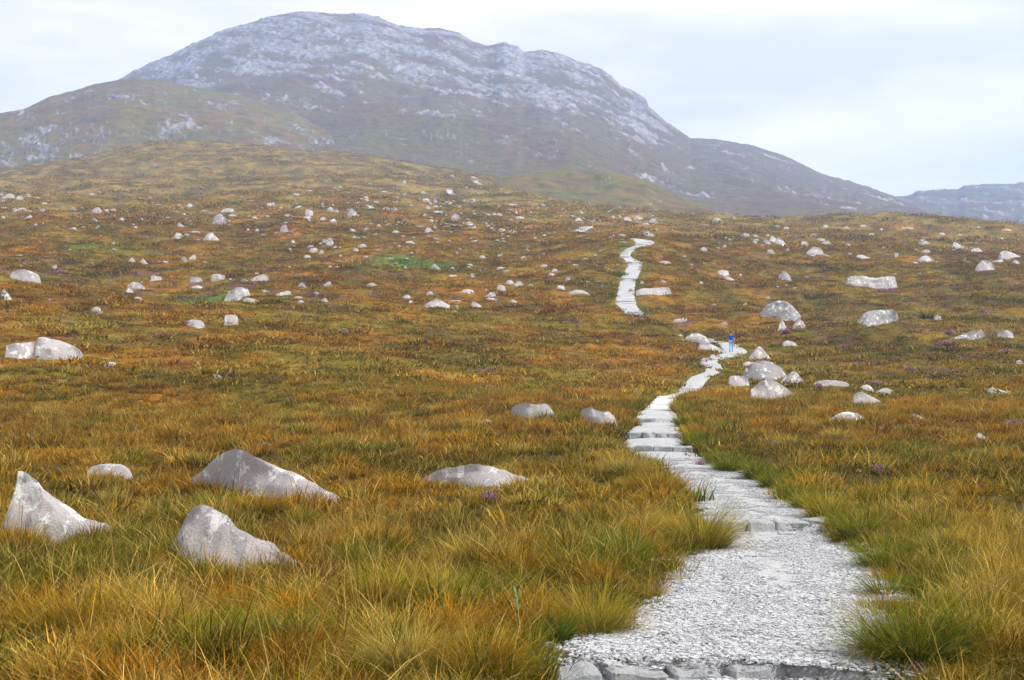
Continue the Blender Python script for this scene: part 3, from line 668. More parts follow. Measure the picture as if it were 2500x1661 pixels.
# left of the middle ground
reg((0, 420), 2.81, [(0,28,135,160,'d'),(28,105,150,177,'f'),(108,165,158,188,'d'),(0,45,168,193,'d'),(0,50,192,214,'d'),(105,142,135,145,'f'),(165,212,148,165,'f'),(235,270,170,183,'f'),
 (282,343,150,163,'f'),(110,137,222,243,'p'),(82,122,243,270,'d'),(118,185,245,262,'f'),(0,55,240,255,'f'),(185,217,268,278,'f'),(270,315,250,266,'f'),(285,328,208,220,'f'),(165,220,295,322,'v'),
 (230,262,355,368,'d'),(0,40,300,322,'f'),(475,525,240,265,'d'),(525,560,302,313,'f'),(600,655,144,155,'f'),(627,697,240,273,'d'),(655,697,258,275,'f'),(715,748,252,268,'d'),(757,797,253,270,'d'),
 (620,668,315,346,'d'),(797,853,308,335,'v'),(455,525,380,405,'v'),(350,393,632,656,'v'),
 (880,928,585,622,'d','rounded grey boulder, left of a pair on the dark heather bank'),(948,1010,590,628,'p','pointed pale boulder, right of a pair on the dark heather bank'),
 (1237,1287,575,615,'d','round dark boulder tucked in a hollow of the gully bank',1),(1292,1345,562,608,'v','tilted narrow boulder beside the dark round one in the gully'),
 (1070,1112,228,238,'f'),(1170,1228,272,288,'f'),(1205,1238,222,233,'f'),(1275,1322,215,238,'d'),(1240,1275,283,298,'f'),(1215,1268,338,380,'w'),(1375,1447,260,278,'f'),
 (1450,1562,285,370,'d','biggest round boulder on the upper left slope',1),(1510,1620,248,278,'d'),(1560,1622,290,307,'f'),(1535,1595,352,372,'f'),(1185,1262,417,455,'d'),(1178,1207,450,462,'f'),
 (1262,1300,422,438,'f'),(1300,1375,404,420,'f'),(1395,1507,408,473,'p','pale pyramid boulder below the biggest round boulder'),(1823,1895,212,237,'d'),(1905,1945,240,262,'d'),(1728,1763,305,320,'b'),
 (1690,1712,382,400,'b'),(1750,1777,388,408,'b'),(1882,1912,412,430,'b'),(1917,1982,360,413,'d','upright domed boulder midway along the upper slope'),(1945,2000,286,303,'f'),(2025,2080,233,257,'d'),(2090,2148,255,297,'b'),
 (2065,2135,300,330,'d'),(2190,2232,208,240,'p'),(2240,2290,240,270,'d'),(2288,2327,252,282,'p'),(2192,2243,310,332,'d'),(2262,2310,322,350,'d'),(1785,1818,500,512,'f'),(1990,2027,465,482,'d'),
 (2210,2250,462,485,'b'),(2235,2285,450,500,'b'),(2112,2155,500,520,'f'),(2118,2185,520,552,'b'),(2183,2225,535,560,'d'),(2080,2137,567,595,'f'),(1975,2000,520,535,'b'),(2283,2315,508,525,'f'),(2248,2280,640,662,'p'),
 (65,275,662,755,'d','broad slab-topped boulder on the brow at the left edge'),(0,65,795,855,'w','wedge boulder cut off by the left edge below the brow'),(20,80,850,873,'f'),
 (612,705,922,965,'d','lone domed boulder in orange grass below the brow'),(860,992,752,800,'d','low humped boulder at the near end of the gully'),(862,915,795,825,'f'),(1030,1112,710,742,'f'),
 (1300,1390,720,762,'b','blocky boulder by bright ferns in the gully'),(1442,1547,700,745,'b','blocky boulder right of the bright ferns in the gully'),(1303,1400,775,808,'p'),(855,880,845,863,'d'),(910,972,855,868,'f'),
 (1267,1405,1010,1062,'f','flat broken slab in orange grass left of the upright block'),(1537,1635,980,1048,'b','upright block with dark left edge alone in orange grass',2),
 (1537,1718,788,885,'d','large lichened boulder on the right bank of the gully',2),(1660,1800,860,895,'w','low wedge touching the large lichened gully boulder'),(1640,1705,733,765,'d'),
 (1700,1847,698,768,'v','wedge boulder rising to the right above the lichened gully boulder'),(1790,1857,810,828,'f'),(1885,2005,815,858,'v'),(2037,2105,755,803,'d'),(2147,2187,818,845,'d'),(2205,2275,750,790,'v'),
 (2013,2078,852,865,'f'),(2040,2087,880,896,'f'),(2195,2255,862,888,'p'),(2318,2360,1072,1100,'d')])
# centre of the middle ground
reg((800, 380), 2.81, [(840,870,130,148,'d'),(513,540,172,187,'b'),(72,100,208,221,'d'),(127,160,252,266,'d'),(360,410,243,255,'f'),(500,545,252,278,'v'),(615,690,243,270,'p'),(240,280,278,290,'f'),(245,283,298,312,'d'),
 (458,487,305,328,'p'),(318,355,312,327,'f'),(190,222,318,327,'f'),(265,315,342,362,'b'),(555,588,337,348,'f'),(455,490,283,295,'f'),(640,710,292,318,'d'),(727,770,286,300,'b'),(725,750,300,322,'b'),(795,858,316,333,'f'),
 (672,710,342,367,'w'),(722,758,342,354,'f'),(720,790,380,398,'f'),(843,912,396,440,'d','domed boulder on the far slope left of the two distant hikers'),(918,965,303,318,'d'),(957,1035,298,326,'d'),(897,920,343,355,'d'),
 (1240,1307,332,343,'f'),(1433,1458,348,361,'d'),(1165,1195,338,349,'f'),(1070,1115,397,410,'f'),(1130,1157,392,405,'f'),(1150,1200,395,412,'d'),(1212,1252,380,395,'f'),(1385,1402,377,395,'d'),
 (1288,1352,416,434,'d','low pale boulder in front of the two distant hikers'),(1600,1635,355,368,'f'),(1718,1758,373,395,'w'),(1682,1757,426,450,'p'),(1795,1860,402,411,'f'),(1940,1970,412,424,'f'),(1988,2015,403,422,'p'),
 (2025,2087,418,446,'d'),(2098,2165,417,444,'b'),(2200,2271,430,464,'d','large domed boulder near the skyline above the stone stairway'),(2155,2207,463,478,'f'),
 (128,205,357,418,'d','tall cracked dome boulder standing out on the upper slope',1),(0,38,355,380,'d'),(40,78,367,393,'d'),(375,432,350,378,'d'),(432,484,356,387,'b'),(10,50,330,348,'f'),(15,62,433,460,'d'),(647,685,395,422,'v'),
 (515,548,430,444,'d'),(777,805,424,440,'d'),(695,725,435,448,'f'),(467,550,460,482,'w'),(580,665,480,500,'f'),(660,722,490,525,'d'),(720,757,475,495,'d'),(943,1005,452,485,'d'),(955,1020,478,496,'f'),
 (1075,1122,478,492,'f'),(1108,1147,490,514,'d'),(1170,1222,498,523,'b'),(1225,1308,510,528,'f'),(1342,1382,488,506,'d'),(338,365,470,484,'b'),(395,440,465,476,'f'),(140,200,502,525,'d'),(440,493,510,530,'d'),(245,285,494,508,'f'),
 (305,342,530,550,'v'),(785,805,512,530,'p'),(835,860,520,532,'d'),(495,530,548,560,'f'),(155,222,555,573,'f'),(80,122,555,568,'f'),(0,40,562,612,'b'),(200,272,606,630,'d'),(165,217,635,658,'d'),(35,68,618,638,'d'),(475,505,612,628,'d'),
 (525,598,588,612,'d'),(835,873,589,608,'d'),(985,1045,574,600,'v'),(1402,1442,546,570,'p'),(1470,1507,540,553,'f'),(1358,1392,618,638,'d'),(1355,1395,635,655,'w'),(1990,2048,535,552,'f'),
 (2155,2243,513,554,'d','domed boulder just above the stone stairway'),(2272,2292,525,535,'d'),(2320,2343,525,537,'d'),(242,282,688,700,'f'),(0,32,752,772,'p'),(412,455,703,715,'f'),
 (690,783,738,790,'p','two-toned peaked boulder beside the bright fern patch'),(845,875,763,780,'b'),(868,918,675,690,'f'),(1035,1085,685,700,'f'),(1158,1200,677,697,'d'),(1323,1362,690,705,'d'),(953,995,742,758,'d'),(950,982,758,770,'d'),
 (1155,1225,765,782,'f'),(1212,1253,787,803,'d'),(1035,1060,785,800,'d'),(1312,1345,795,815,'p'),(1460,1510,748,767,'f'),(1537,1580,775,797,'d'),(1508,1573,806,827,'f'),(1660,1727,743,755,'f'),(1632,1667,830,860,'b'),(820,887,828,846,'f'),
 (957,1010,810,837,'v'),(1770,1800,862,875,'f'),(255,350,867,897,'p'),(0,25,863,890,'d'),(675,728,930,952,'d'),(910,1008,916,945,'d'),(1048,1107,915,925,'f'),(1157,1224,886,932,'b'),(1215,1282,852,884,'d'),(1275,1345,857,890,'d'),(1378,1412,880,896,'f'),
 (1570,1632,890,922,'b'),(1642,1798,917,960,'d','long low boulder left of the upper straight path'),(1078,1157,935,975,'v'),(1080,1168,975,1000,'f'),(507,575,950,985,'d'),(553,590,990,1012,'d'),
 (665,837,982,1048,'p','wide peaked boulder at the top edge of the orange field'),(830,918,993,1018,'f'),(875,905,1037,1055,'p'),(980,1063,995,1040,'w'),(1237,1300,990,1020,'d'),(72,147,1185,1210,'d'),
 (2115,2360,905,970,'b','long grey slab boulder beside the upper straight path'),(2270,2360,722,742,'f'),(2145,2175,862,875,'f'),(2283,2322,852,880,'d')])
# right of the middle ground
reg((1700, 380), 2.95, [(118,187,450,470,'f'),(15,70,484,502,'d'),(205,230,468,478,'f'),(262,295,442,460,'w'),(345,372,458,468,'f'),(627,672,514,530,'d'),(910,952,498,520,'b'),(1050,1113,507,525,'d'),(1178,1230,499,521,'b'),(1318,1358,523,535,'f'),
 (1475,1570,514,533,'f'),(1238,1290,561,580,'d'),(815,878,560,577,'f'),(865,932,596,615,'f'),(905,973,610,643,'b'),(748,812,610,648,'d'),(786,925,657,715,'d','large pale boulder of two humps on the right slope'),(325,385,556,580,'f'),(408,450,566,590,'p'),
 (387,458,594,613,'f'),(398,437,608,628,'d'),(495,537,562,580,'d'),(480,545,600,635,'w'),(518,582,572,612,'p'),(543,647,588,642,'p','peaked boulder on the right of a tight far cluster'),(200,240,588,604,'f'),(22,85,660,692,'d'),(188,222,643,658,'d'),
 (130,152,658,668,'d'),(510,560,672,712,'b'),(640,675,668,684,'d'),(910,948,712,726,'f'),(1088,1130,700,720,'d'),(1148,1268,712,745,'w'),(1330,1368,652,670,'v'),(1425,1461,700,730,'b'),(1598,1700,602,643,'w'),(1620,1687,677,713,'d'),(1592,1715,718,768,'d'),
 (1528,1612,767,780,'f'),(1720,1757,760,773,'f'),(1760,1805,740,752,'f'),(1822,1855,737,750,'d'),(1925,1945,738,750,'d'),(1842,1945,622,667,'w'),(1972,2067,665,693,'d'),(2175,2357,686,755,'w','long wedge boulder sloping right at the right edge'),
 (2118,2215,746,775,'v'),(2008,2160,753,825,'d','broad boulder with vertical cracks near the right edge'),(2268,2343,750,782,'d'),(1875,1925,569,583,'f'),(2103,2132,595,604,'f'),(2187,2217,587,600,'p'),(2198,2272,532,546,'f'),(2020,2055,508,520,'w'),(1745,1795,556,570,'f'),
 (1075,1115,632,655,'f'),(147,240,825,868,'b','tilted pale slab on the right slope above a smaller wedge'),(190,278,864,900,'w','small wedge under the tilted pale slab'),(588,686,832,898,'d','round dark grey boulder alone on the right slope',1),
 (783,820,862,895,'w'),(15,55,905,925,'d'),(635,662,923,938,'d'),(1072,1453,862,952,'b','very long layered slab boulder on the right slope'),(332,370,1055,1084,'v'),(497,530,1010,1026,'v'),(103,147,1068,1088,'f'),
 (458,755,1040,1180,'p','big dark grey peaked boulder with pale streaks',1),(580,662,1180,1265,'p','small pointed lichened stone before the big dark peaked boulder',2),(690,800,1162,1245,'p','pointed stone leaning at the right foot of dark peaked boulder',2),
 (1160,1470,1107,1235,'b','big dark blocky boulder edged with white lichen',3),(175,230,1197,1222,'d'),(1713,1770,1150,1187,'b')])
reg((1400, 560), 2.903, [(705,848,632,682,'d','smooth boulder below the foot of the upper straight path'),(1043,1097,657,682,'d'),(775,965,733,812,'d','large domed boulder left of the walking man',2),(880,1080,795,868,'w','sloping boulder between the domed boulder and the walking man'),
 (940,1003,773,805,'b','small cream block resting behind the boulders left of the man'),(735,775,742,775,'d'),(958,1015,887,912,'d'),(755,793,902,914,'f'),(1235,1405,828,922,'p','pointed boulder just right of the walking man',2),
 (1200,1525,928,1068,'d','big dark boulder split by a crack right of the path',3),(1195,1300,935,972,'f','pale flat slab behind the cracked dark boulder'),(1445,1655,1005,1098,'p','pointed lichened boulder right of the cracked dark boulder',2),
 (1095,1248,1037,1107,'b','low lichened block left of the cracked dark boulder',2),(1255,1583,1053,1200,'d','broad pale boulder in front of the cracked dark boulder'),(1478,1588,790,822,'f')])
reg((1900, 600), 2.903, [(255,505,950,998,'f','long low slab right of the boulder cluster by the path'),(572,682,985,1028,'d'),(668,845,1008,1055,'d'),(527,765,1024,1118,'w','slab sloping down right in the right field'),(675,733,1117,1142,'f'),
 (350,657,1173,1250,'d','broad smooth boulder at the edge of the orange right field'),(803,860,1226,1244,'f'),(935,1050,1190,1235,'w'),(717,775,1280,1313,'w'),(1343,1545,1320,1385,'p','low ribbed peak boulder near the right edge'),(1362,1392,1298,1315,'w'),
 (1470,1647,1005,1048,'w'),(1247,1480,595,683,'v','dark boulder rising to the right near the right edge',3),(1552,1670,595,660,'b'),(1680,1742,810,828,'d')])
reg((0, 800), 2.81, [(42,268,97,212,'d','left half of the split boulder at the left edge'),(250,560,65,218,'b','right half of the split boulder at the left edge'),(713,810,235,268,'f'),(1408,1545,308,365,'p','small peaked stone alone in the orange field'),
 (585,908,932,1002,'f','low white stone between the two big foreground boulders on left'),(1785,1860,785,802,'f')])
reg((800, 960), 2.613, [(975,1065,165,193,'f')])

def poly_top(off, sc, pts, base, low=False):
    """a traced outline as (u, height) above its base row"""
    xs = [off[0] + p[0] / sc for p in pts]; ys = [off[1] + p[1] / sc for p in pts]; b = off[1] + base / sc
    hmax = b - min(ys); l, r = min(xs), max(xs)
    return dict(l=l, r=r, t=min(ys), b=b, top=[((x - l) / (r - l), (b - y) / hmax if low else max(0, (b - y) / hmax)) for x, y in zip(xs, ys)])
def hero(off, sc, pts, base, label, mat, **k):
    d = poly_top(off, sc, pts, base, 'yaw' in k); d.update(label=label, mat=mat, sh=None, **k); ALLB.append(d)
hero((0, 1060), 2.609, [(-70, 690), (-10, 620), (14, 400), (32, 245), (60, 238), (150, 275), (220, 320), (300, 400), (400, 470), (500, 530), (600, 553), (680, 565), (708, 600)], 690, 'tall fin-shaped boulder cut by the left edge of the foreground', 2, ridge=0.35, dep=.55)
hero((0, 1060), 2.609, [(1058, 735), (1085, 690), (1150, 570), (1180, 500), (1220, 455), (1280, 438), (1330, 462), (1420, 510), (1480, 570), (1580, 640), (1605, 655), (1700, 690), (1750, 750), (1830, 800), (1935, 862)], 860, 'big pyramid boulder with white and black lichen in foreground', 2, ridge=0.3, dep=.42, yaw=1.5)
hero((0, 1060), 2.609, [(1262, 268), (1340, 200), (1430, 115), (1480, 85), (1520, 80), (1600, 110), (1700, 175), (1850, 250), (1950, 310), (2100, 400), (2200, 460), (2262, 492)], 405, 'long boulder tapering down right behind the pyramid boulder', 2, ridge=0.6, dep=.28, yaw=4.8)
hero((800, 960), 2.613, [(590, 522), (700, 480), (850, 455), (960, 447), (1050, 465), (1200, 520), (1350, 565), (1450, 580), (1518, 602)], 590, 'long whale-backed pale boulder in the grass left of path', 0, ridge=0.7, dep=.28, yaw=3.6)
hero((800, 960), 2.613, [(1172, 95), (1200, 70), (1260, 60), (1340, 65), (1390, 55), (1420, 80), (1450, 130), (1500, 192)], 165, 'smooth hump boulder, left of two beside the kerb stones', 0, ridge=0.3, dep=.3, yaw=2.2)
hero((800, 960), 2.613, [(1618, 108), (1650, 90), (1680, 80), (1750, 115), (1800, 115), (1840, 150), (1868, 228)], 190, 'pinkish hump boulder close to the path by kerb stones', 0, ridge=0.3, dep=.3, yaw=1.8)

TRACE = {
 'left half of the split boulder at the left edge': ((0, 800), 2.81, [(42, 128), (90, 110), (180, 98), (235, 97), (266, 125), (268, 205)]),
 'right half of the split boulder at the left edge': ((0, 800), 2.81, [(250, 120), (256, 70), (300, 65), (400, 90), (490, 125), (545, 165), (560, 212)]),
 'big dark boulder split by a crack right of the path': ((1400, 560), 2.903, [(1200, 1032), (1235, 970), (1300, 935), (1345, 928), (1420, 940), (1480, 975), (1525, 1035)]),
 'broad pale boulder in front of the cracked dark boulder': ((1400, 560), 2.903, [(1255, 1130), (1320, 1080), (1385, 1053), (1450, 1075), (1520, 1120), (1583, 1160)]),
 'big dark grey peaked boulder with pale streaks': ((1700, 380), 2.95, [(458, 1138), (500, 1085), (580, 1041), (640, 1048), (700, 1090), (755, 1170)]),
 'big dark blocky boulder edged with white lichen': ((1700, 380), 2.95, [(1160, 1222), (1190, 1170), (1240, 1125), (1330, 1112), (1430, 1107), (1455, 1135), (1470, 1210)]),
 'very long layered slab boulder on the right slope': ((1700, 380), 2.95, [(1072, 925), (1085, 885), (1130, 868), (1210, 862), (1270, 880), (1420, 870), (1450, 890), (1453, 935)]),
 'long grey slab boulder beside the upper straight path': ((800, 380), 2.81, [(2115, 945), (2150, 922), (2240, 912), (2350, 905), (2360, 955)]),
 'broad slab-topped boulder on the brow at the left edge': ((0, 420), 2.81, [(65, 692), (135, 662), (170, 668), (255, 705), (275, 750)]),
 'large lichened boulder on the right bank of the gully': ((0, 420), 2.81, [(1537, 875), (1560, 815), (1630, 788), (1700, 800), (1718, 860)]),
 'broad smooth boulder at the edge of the orange right field': ((1900, 600), 2.903, [(350, 1245), (420, 1195), (500, 1174), (560, 1190), (620, 1225), (657, 1248)]),
 'pale pyramid boulder below the biggest round boulder': ((0, 420), 2.81, [(1395, 465), (1410, 435), (1445, 408), (1475, 435), (1507, 470)]),
 'wide peaked boulder at the top edge of the orange field': ((800, 380), 2.81, [(665, 1035), (700, 1005), (748, 982), (790, 1005), (837, 1040)])}
for b in ALLB:
    if b['label'] in TRACE:
        off, sc, p = TRACE[b['label']]; q = poly_top(off, sc, p, (b['b'] - off[1]) * sc); b.update(q); b['sh'] = None; b['dep'] = .4

# where each one stands: march down its column to the ground that shows at its foot
Ym = np.exp(np.linspace(math.log(6), math.log(640), 520))
PXc = np.array([(b['l'] + b['r']) / 2 for b in ALLB])
GXm = (PXc[:, None] - CX) / FPX * Ym[None, :]
GZm = ground(GXm, np.broadcast_to(Ym, GXm.shape))[0]
GH = np.interp(Ym, [10, 20, 60, 150, 300, 500], [.05, .07, .09, .12, .20, .28])
PYm = HY - (GZm + GH[None, :] - EYE) / Ym[None, :] * FPX
MATS = [M_ROCK, M_ROCK_G, M_ROCK_L, M_ROCK_G]
for i, b in enumerate(ALLB):
    k = np.nonzero(PYm[i] <= b['b'])[0]; d = float(Ym[k[0]]) if len(k) else 560.0
    wpx = b['r'] - b['l']; W0 = wpx / FPX * d; rr = random.Random(i * 7 + 1)
    Dp = W0 * b.get('dep', rr.uniform(.34, .5)); y0 = d + Dp * 0.75
    W = wpx / FPX * y0; x0 = (PXc[i] - CX) / FPX * y0
    g0 = float(np.interp(y0, Ym, GZm[i])); rid = b.get('ridge', rr.uniform(-.05, .4)); yr = y0 + rid * Dp
    H = max(0.12 * W, EYE + (HY - b['t']) / FPX * yr - g0)
    big = wpx > 90; med = wpx > 30
    nu, nt = (44, 26) if wpx > 150 else ((26, 16) if big else ((15, 10) if med else (10, 7)))
    if b['sh']:
        top = [(u, max(0, v * (1 + rr.uniform(-.07, .07)))) for u, v in TOPS[b['sh']]]
        sh_ = rr.uniform(-.05, .05); top = [(np.clip(u + sh_ * math.sin(math.pi * u), 0, 1), v) for u, v in top]
        m = max(v for _, v in top); top = [(u, v / m) for u, v in top]
    else: top = b['top']
    sink = 0.15 * H + 0.10 * Dp + 0.05
    obl = None
    if 'yaw' in b:
        yo = lambda u, k=b['yaw']: -(u - .5) * k
        obl = (lambda u, b=b, y0=y0, x0=x0: (b['l'] + (b['r'] - b['l']) * u - CX) / FPX * (y0 + yo(u)) - x0, yo,
               lambda u, b=b, y0=y0, yr=yr, g0=g0: EYE + (HY - (b['b'] - np.interp(u, *zip(*b['top'])) * (b['b'] - b['t']))) / FPX * (yr + yo(u)) - g0)
        sink += .12 * abs(b['yaw'])
    me = boulder_mesh('boulder', top, W, H, Dp, i * 13 + 5, nu, nt, rid, sink, obl)
    mt = b['mat']; mt = MATS[mt] if mt is not None else (M_ROCK if rr.random() < .7 else M_ROCK_L)
    o = link('boulder', me, mt, None, (x0, y0, g0)); b['obj'] = o; b['d'] = d; b['w'] = W
    BOULDERS.append((x0, y0, W / 2, Dp))

# what sets each boulder apart
MARKS = [(536, 537, 'biggest round boulder of the upper left slope'), (516, 577, 'pale pyramid boulder on the left slope'), (108, 850, 'split boulder at the left edge'), (579, 719, 'large lichened gully boulder'),
 (859, 519, 'tall cracked dome boulder'), (1067, 743, 'wide peaked boulder of the orange field'), (1020, 640, 'bright fern patch'), (1265, 522, 'two distant hikers'), (1596, 714, 'upper straight path'), (1565, 600, 'stone stairway'),
 (1785, 840, 'walking man'), (1868, 904, 'cracked dark boulder'), (1905, 756, 'big dark peaked boulder'), (2128, 687, 'very long layered slab'), (2146, 777, 'big dark blocky boulder'), (2406, 648, 'broad boulder near the right edge'),
 (1897, 587, 'tight far boulder cluster'), (1990, 612, 'two-humped pale boulder'), (60, 680, 'brow boulder at the left edge'), (1160, 445, 'thin far line of path'), (1060, 495, 'rock jumble on the far slope'), (1450, 550, 'short middle stretch of path'),
 (30, 480, 'boulder bunch at the far left'), (240, 515, 'open slope at upper left'), (780, 500, 'boulder field left of the cracked dome'), (775, 600, 'broken stones in the gully head'), (2130, 1010, 'broad smooth boulder of the right field'), (1000, 560, 'stony middle slope'),
 (2300, 530, 'right part of the moor skyline'), (1720, 545, 'middle part of the moor skyline'), (340, 660, 'heather bank of the gully'), (820, 690, 'grassy slope right of the gully'), (1300, 690, 'stones on the middle slope')]
SHW = {'d': 'domed', 'p': 'pointed', 'f': 'flat', 'w': 'wedge-shaped', 'v': 'ramp-shaped', 'b': 'blocky'}
NUM = ['', 'second ', 'third ', 'fourth ', 'fifth ', 'sixth ', 'seventh ', 'eighth ', 'ninth ', 'tenth ', 'eleventh ', 'twelfth ']
cells = {}
for b in ALLB:
    if b['label']:
        tag(b['obj'], b['label'], 'boulder', 'boulders strewn over the moor'); continue
    cx, cy = (b['l'] + b['r']) / 2, b['b']
    mk = min(MARKS, key=lambda q: (q[0] - cx) ** 2 + ((q[1] - cy) * 1.8) ** 2)
    dx, dy = cx - mk[0], (cy - mk[1]) * 1.8
    side = ('right of' if dx > 0 else 'left of') if abs(dx) > abs(dy) else ('below' if dy > 0 else 'above')
    wd = b['r'] - b['l']; sz = 'sizeable' if wd > 34 else ('small' if wd > 19 else 'tiny')
    cells.setdefault((sz, SHW[b['sh']], side, mk[2]), []).append((dx * dx + dy * dy, b))
for (sz, shw, side, mk), lst in cells.items():
    lst.sort(key=lambda q: q[0])
    for k, (_, b) in enumerate(lst):
        lab = f"{sz} {shw} pale boulder {side} the {mk}" if len(lst) == 1 else f"{NUM[k]}closest {sz} {shw} boulder {side} the {mk}"
        tag(b['obj'], lab, 'boulder', 'boulders strewn over the moor')

# small stones too many to count
def stones_mesh(name, pts, sizes):
    V, F = [], []; base = 0
    ico = bmesh.new(); bmesh.ops.create_icosphere(ico, subdivisions=1, radius=1); ico.verts.ensure_lookup_table()
    iv = np.array([v.co[:] for v in ico.verts]); jf = np.array([[v.index for v in f.verts] for f in ico.faces]); ico.free()
    for p, s in zip(pts, sizes):
        q = iv * (1 + rng.uniform(-.28, .28, (len(iv), 1))) * np.array([1, rng.uniform(.6, 1), rng.uniform(.3, .7)]) * s
        V.append(q + p); F.append(jf + base); base += len(iv)
    return np_mesh(name, np.concatenate(V), np.concatenate(F), False)
spx, spy = [], []
while len(spx) < 480:
    x = R.uniform(-20, 2520); y = R.uniform(455, 760)
    den = math.exp(-((x - 1050) / 600) ** 2) * math.exp(-((y - 530) / 90) ** 2) + 0.35 * math.exp(-((y - 600) / 90) ** 2) + 0.4 * math.exp(-((x - 60) / 150) ** 2 - ((y - 490) / 40) ** 2)
    if x > 1800 and y < 555: continue
    if R.random() < den: spx.append(x); spy.append(y)
spx, spy = np.array(spx), np.array(spy)
gx = (spx[:, None] - CX) / FPX * Ym[None, :]; g_, dd_, hh_ = ground(gx, np.broadcast_to(Ym, gx.shape)); pym = HY - (g_ - EYE) / Ym[None, :] * FPX
pts, sz_ = [], []
for i in range(len(spx)):
    k = np.nonzero(pym[i] <= spy[i])[0]
    if not len(k) or dd_[i, k[0]] < hh_[i, k[0]] + 1: continue
    s = R.uniform(2.5, 6.0) / FPX * Ym[k[0]]; pts.append((gx[i, k[0]], Ym[k[0]], g_[i, k[0]] + s * 0.45)); sz_.append(s)
tag(link('scattered_stones', stones_mesh('scattered_stones', np.array(pts), sz_), M_ROCK), 'small pale stones strewn over the far slopes', 'stones', kind='stuff')

# ------------------------------------------------------------------ grass
def blades(n, rad, h0, h1, w0, w1, lean, segs, seed, droop=0.35, outward=0.5):
    r = np.random.default_rng(seed)
    a = r.uniform(0, 2 * np.pi, n); q = np.sqrt(r.uniform(0, 1, n)) * rad
    rx, ry = np.cos(a) * q, np.sin(a) * q
    az = np.where(r.uniform(0, 1, n) < outward, a + r.normal(0, .5, n), r.uniform(0, 2 * np.pi, n))
    L = r.uniform(h0, h1, n) * (1 - 0.25 * (q / rad) ** 2); th = np.abs(r.normal(0, lean, n)) + lean * 0.5 * q / rad
    dr = r.uniform(0.2, 1, n) * droop; w = r.uniform(w0, w1, n); tw = r.uniform(0, 2 * np.pi, n)
    sx, sy = np.cos(tw), np.sin(tw)
    V = []; H = []
    for k in range(segs + 1):
        s = k / segs; ang = th + dr * 1.6 * s
        out = L * s * np.sin(ang); up = L * s * np.cos(np.minimum(ang, 1.75))
        cx, cy = rx + np.cos(az) * out, ry + np.sin(az) * out
        if k < segs:
            ww = w * (1 - s) ** 0.6 * 0.5
            V.append(np.stack([cx - sx * ww, cy - sy * ww, up - 0.02], 1)); V.append(np.stack([cx + sx * ww, cy + sy * ww, up - 0.02], 1)); H += [s, s]
        else:
            V.append(np.stack([cx, cy, up - 0.02], 1)); H += [1.0]
    nv = 2 * segs + 1
    V = np.stack(V, 1).reshape(-1, 3)
    b = np.arange(n)[:, None] * nv; F = []
    for k in range(segs):
        i = 2 * k
        if k < segs - 1:
            F.append(np.concatenate([b + i, b + i + 1, b + i + 3], 1)); F.append(np.concatenate([b + i, b + i + 3, b + i + 2], 1))
        else: F.append(np.concatenate([b + i, b + i + 1, b + i + 2], 1))
    hh = np.tile(np.array(H), n); rnd = np.repeat(r.uniform(0, 1, n), nv); rn2 = np.repeat(r.uniform(0, 1, n), nv)
    return V, np.concatenate(F), np.stack([hh, rnd, rn2, np.ones_like(hh)], 1)

def scatter(name, label, protos, P, rot, scl, idx, extra, mat, cat=None):
    """one object whose points each carry a copy of a small mesh"""
    pc = bpy.data.collections.new(name + '_kinds')
    for i, me in enumerate(protos):
        o = bpy.data.objects.new(f'{name}_{i:02d}', me)
        if not me.materials: me.materials.append(mat)
        pc.objects.link(o)
    me = bpy.data.meshes.new(name); me.vertices.add(len(P)); me.vertices.foreach_set('co', np.asarray(P, np.float32).ravel())
    for an, ty, v in (('rot', 'FLOAT_VECTOR', rot), ('scl', 'FLOAT_VECTOR', scl)):
        at_ = me.attributes.new(an, ty, 'POINT'); at_.data.foreach_set('vector', np.asarray(v, np.float32).ravel())
    at_ = me.attributes.new('idx', 'INT', 'POINT'); at_.data.foreach_set('value', np.asarray(idx, np.int32))
    for an, v in extra.items():
        at_ = me.attributes.new(an, 'FLOAT_COLOR', 'POINT'); at_.data.foreach_set('color', np.c_[v, np.ones(len(v))].astype(np.float32).ravel())
    ob = link(name, me, mat); tag(ob, label, cat, kind='stuff')
    ng = bpy.data.node_groups.new(name, 'GeometryNodeTree')
    ng.interface.new_socket('Geometry', in_out='INPUT', socket_type='NodeSocketGeometry'); ng.interface.new_socket('Geometry', in_out='OUTPUT', socket_type='NodeSocketGeometry')
    gi, go = ng.nodes.new('NodeGroupInput'), ng.nodes.new('NodeGroupOutput')
    ci = ng.nodes.new('GeometryNodeCollectionInfo'); ci.inputs['Collection'].default_value = pc; ci.inputs['Separate Children'].default_value = True; ci.inputs['Reset Children'].default_value = True
    ip = ng.nodes.new('GeometryNodeInstanceOnPoints'); ip.inputs['Pick Instance'].default_value = True
    def na(n_, t_):
        a_ = ng.nodes.new('GeometryNodeInputNamedAttribute'); a_.data_type = t_; a_.inputs['Name'].default_value = n_
        return [o for o in a_.outputs if o.enabled and o.name == 'Attribute'][0]
    lk = ng.links.new
    lk(gi.outputs[0], ip.inputs['Points']); lk(ci.outputs[0], ip.inputs['Instance']); lk(na('idx', 'INT'), ip.inputs['Instance Index'])
    lk(na('rot', 'FLOAT_VECTOR'), ip.inputs['Rotation']); lk(na('scl', 'FLOAT_VECTOR'), ip.inputs['Scale']); lk(ip.outputs[0], go.inputs[0])
    md = ob.modifiers.new('scatter', 'NODES'); md.node_group = ng
    return ob

def wedge(n, a, b, px0=-260, px1=2760):
    Y = np.sqrt(rng.uniform(0, 1, n) * (b * b - a * a) + a * a); X = (rng.uniform(px0, px1, n) - CX) / FPX * Y
    return X, Y

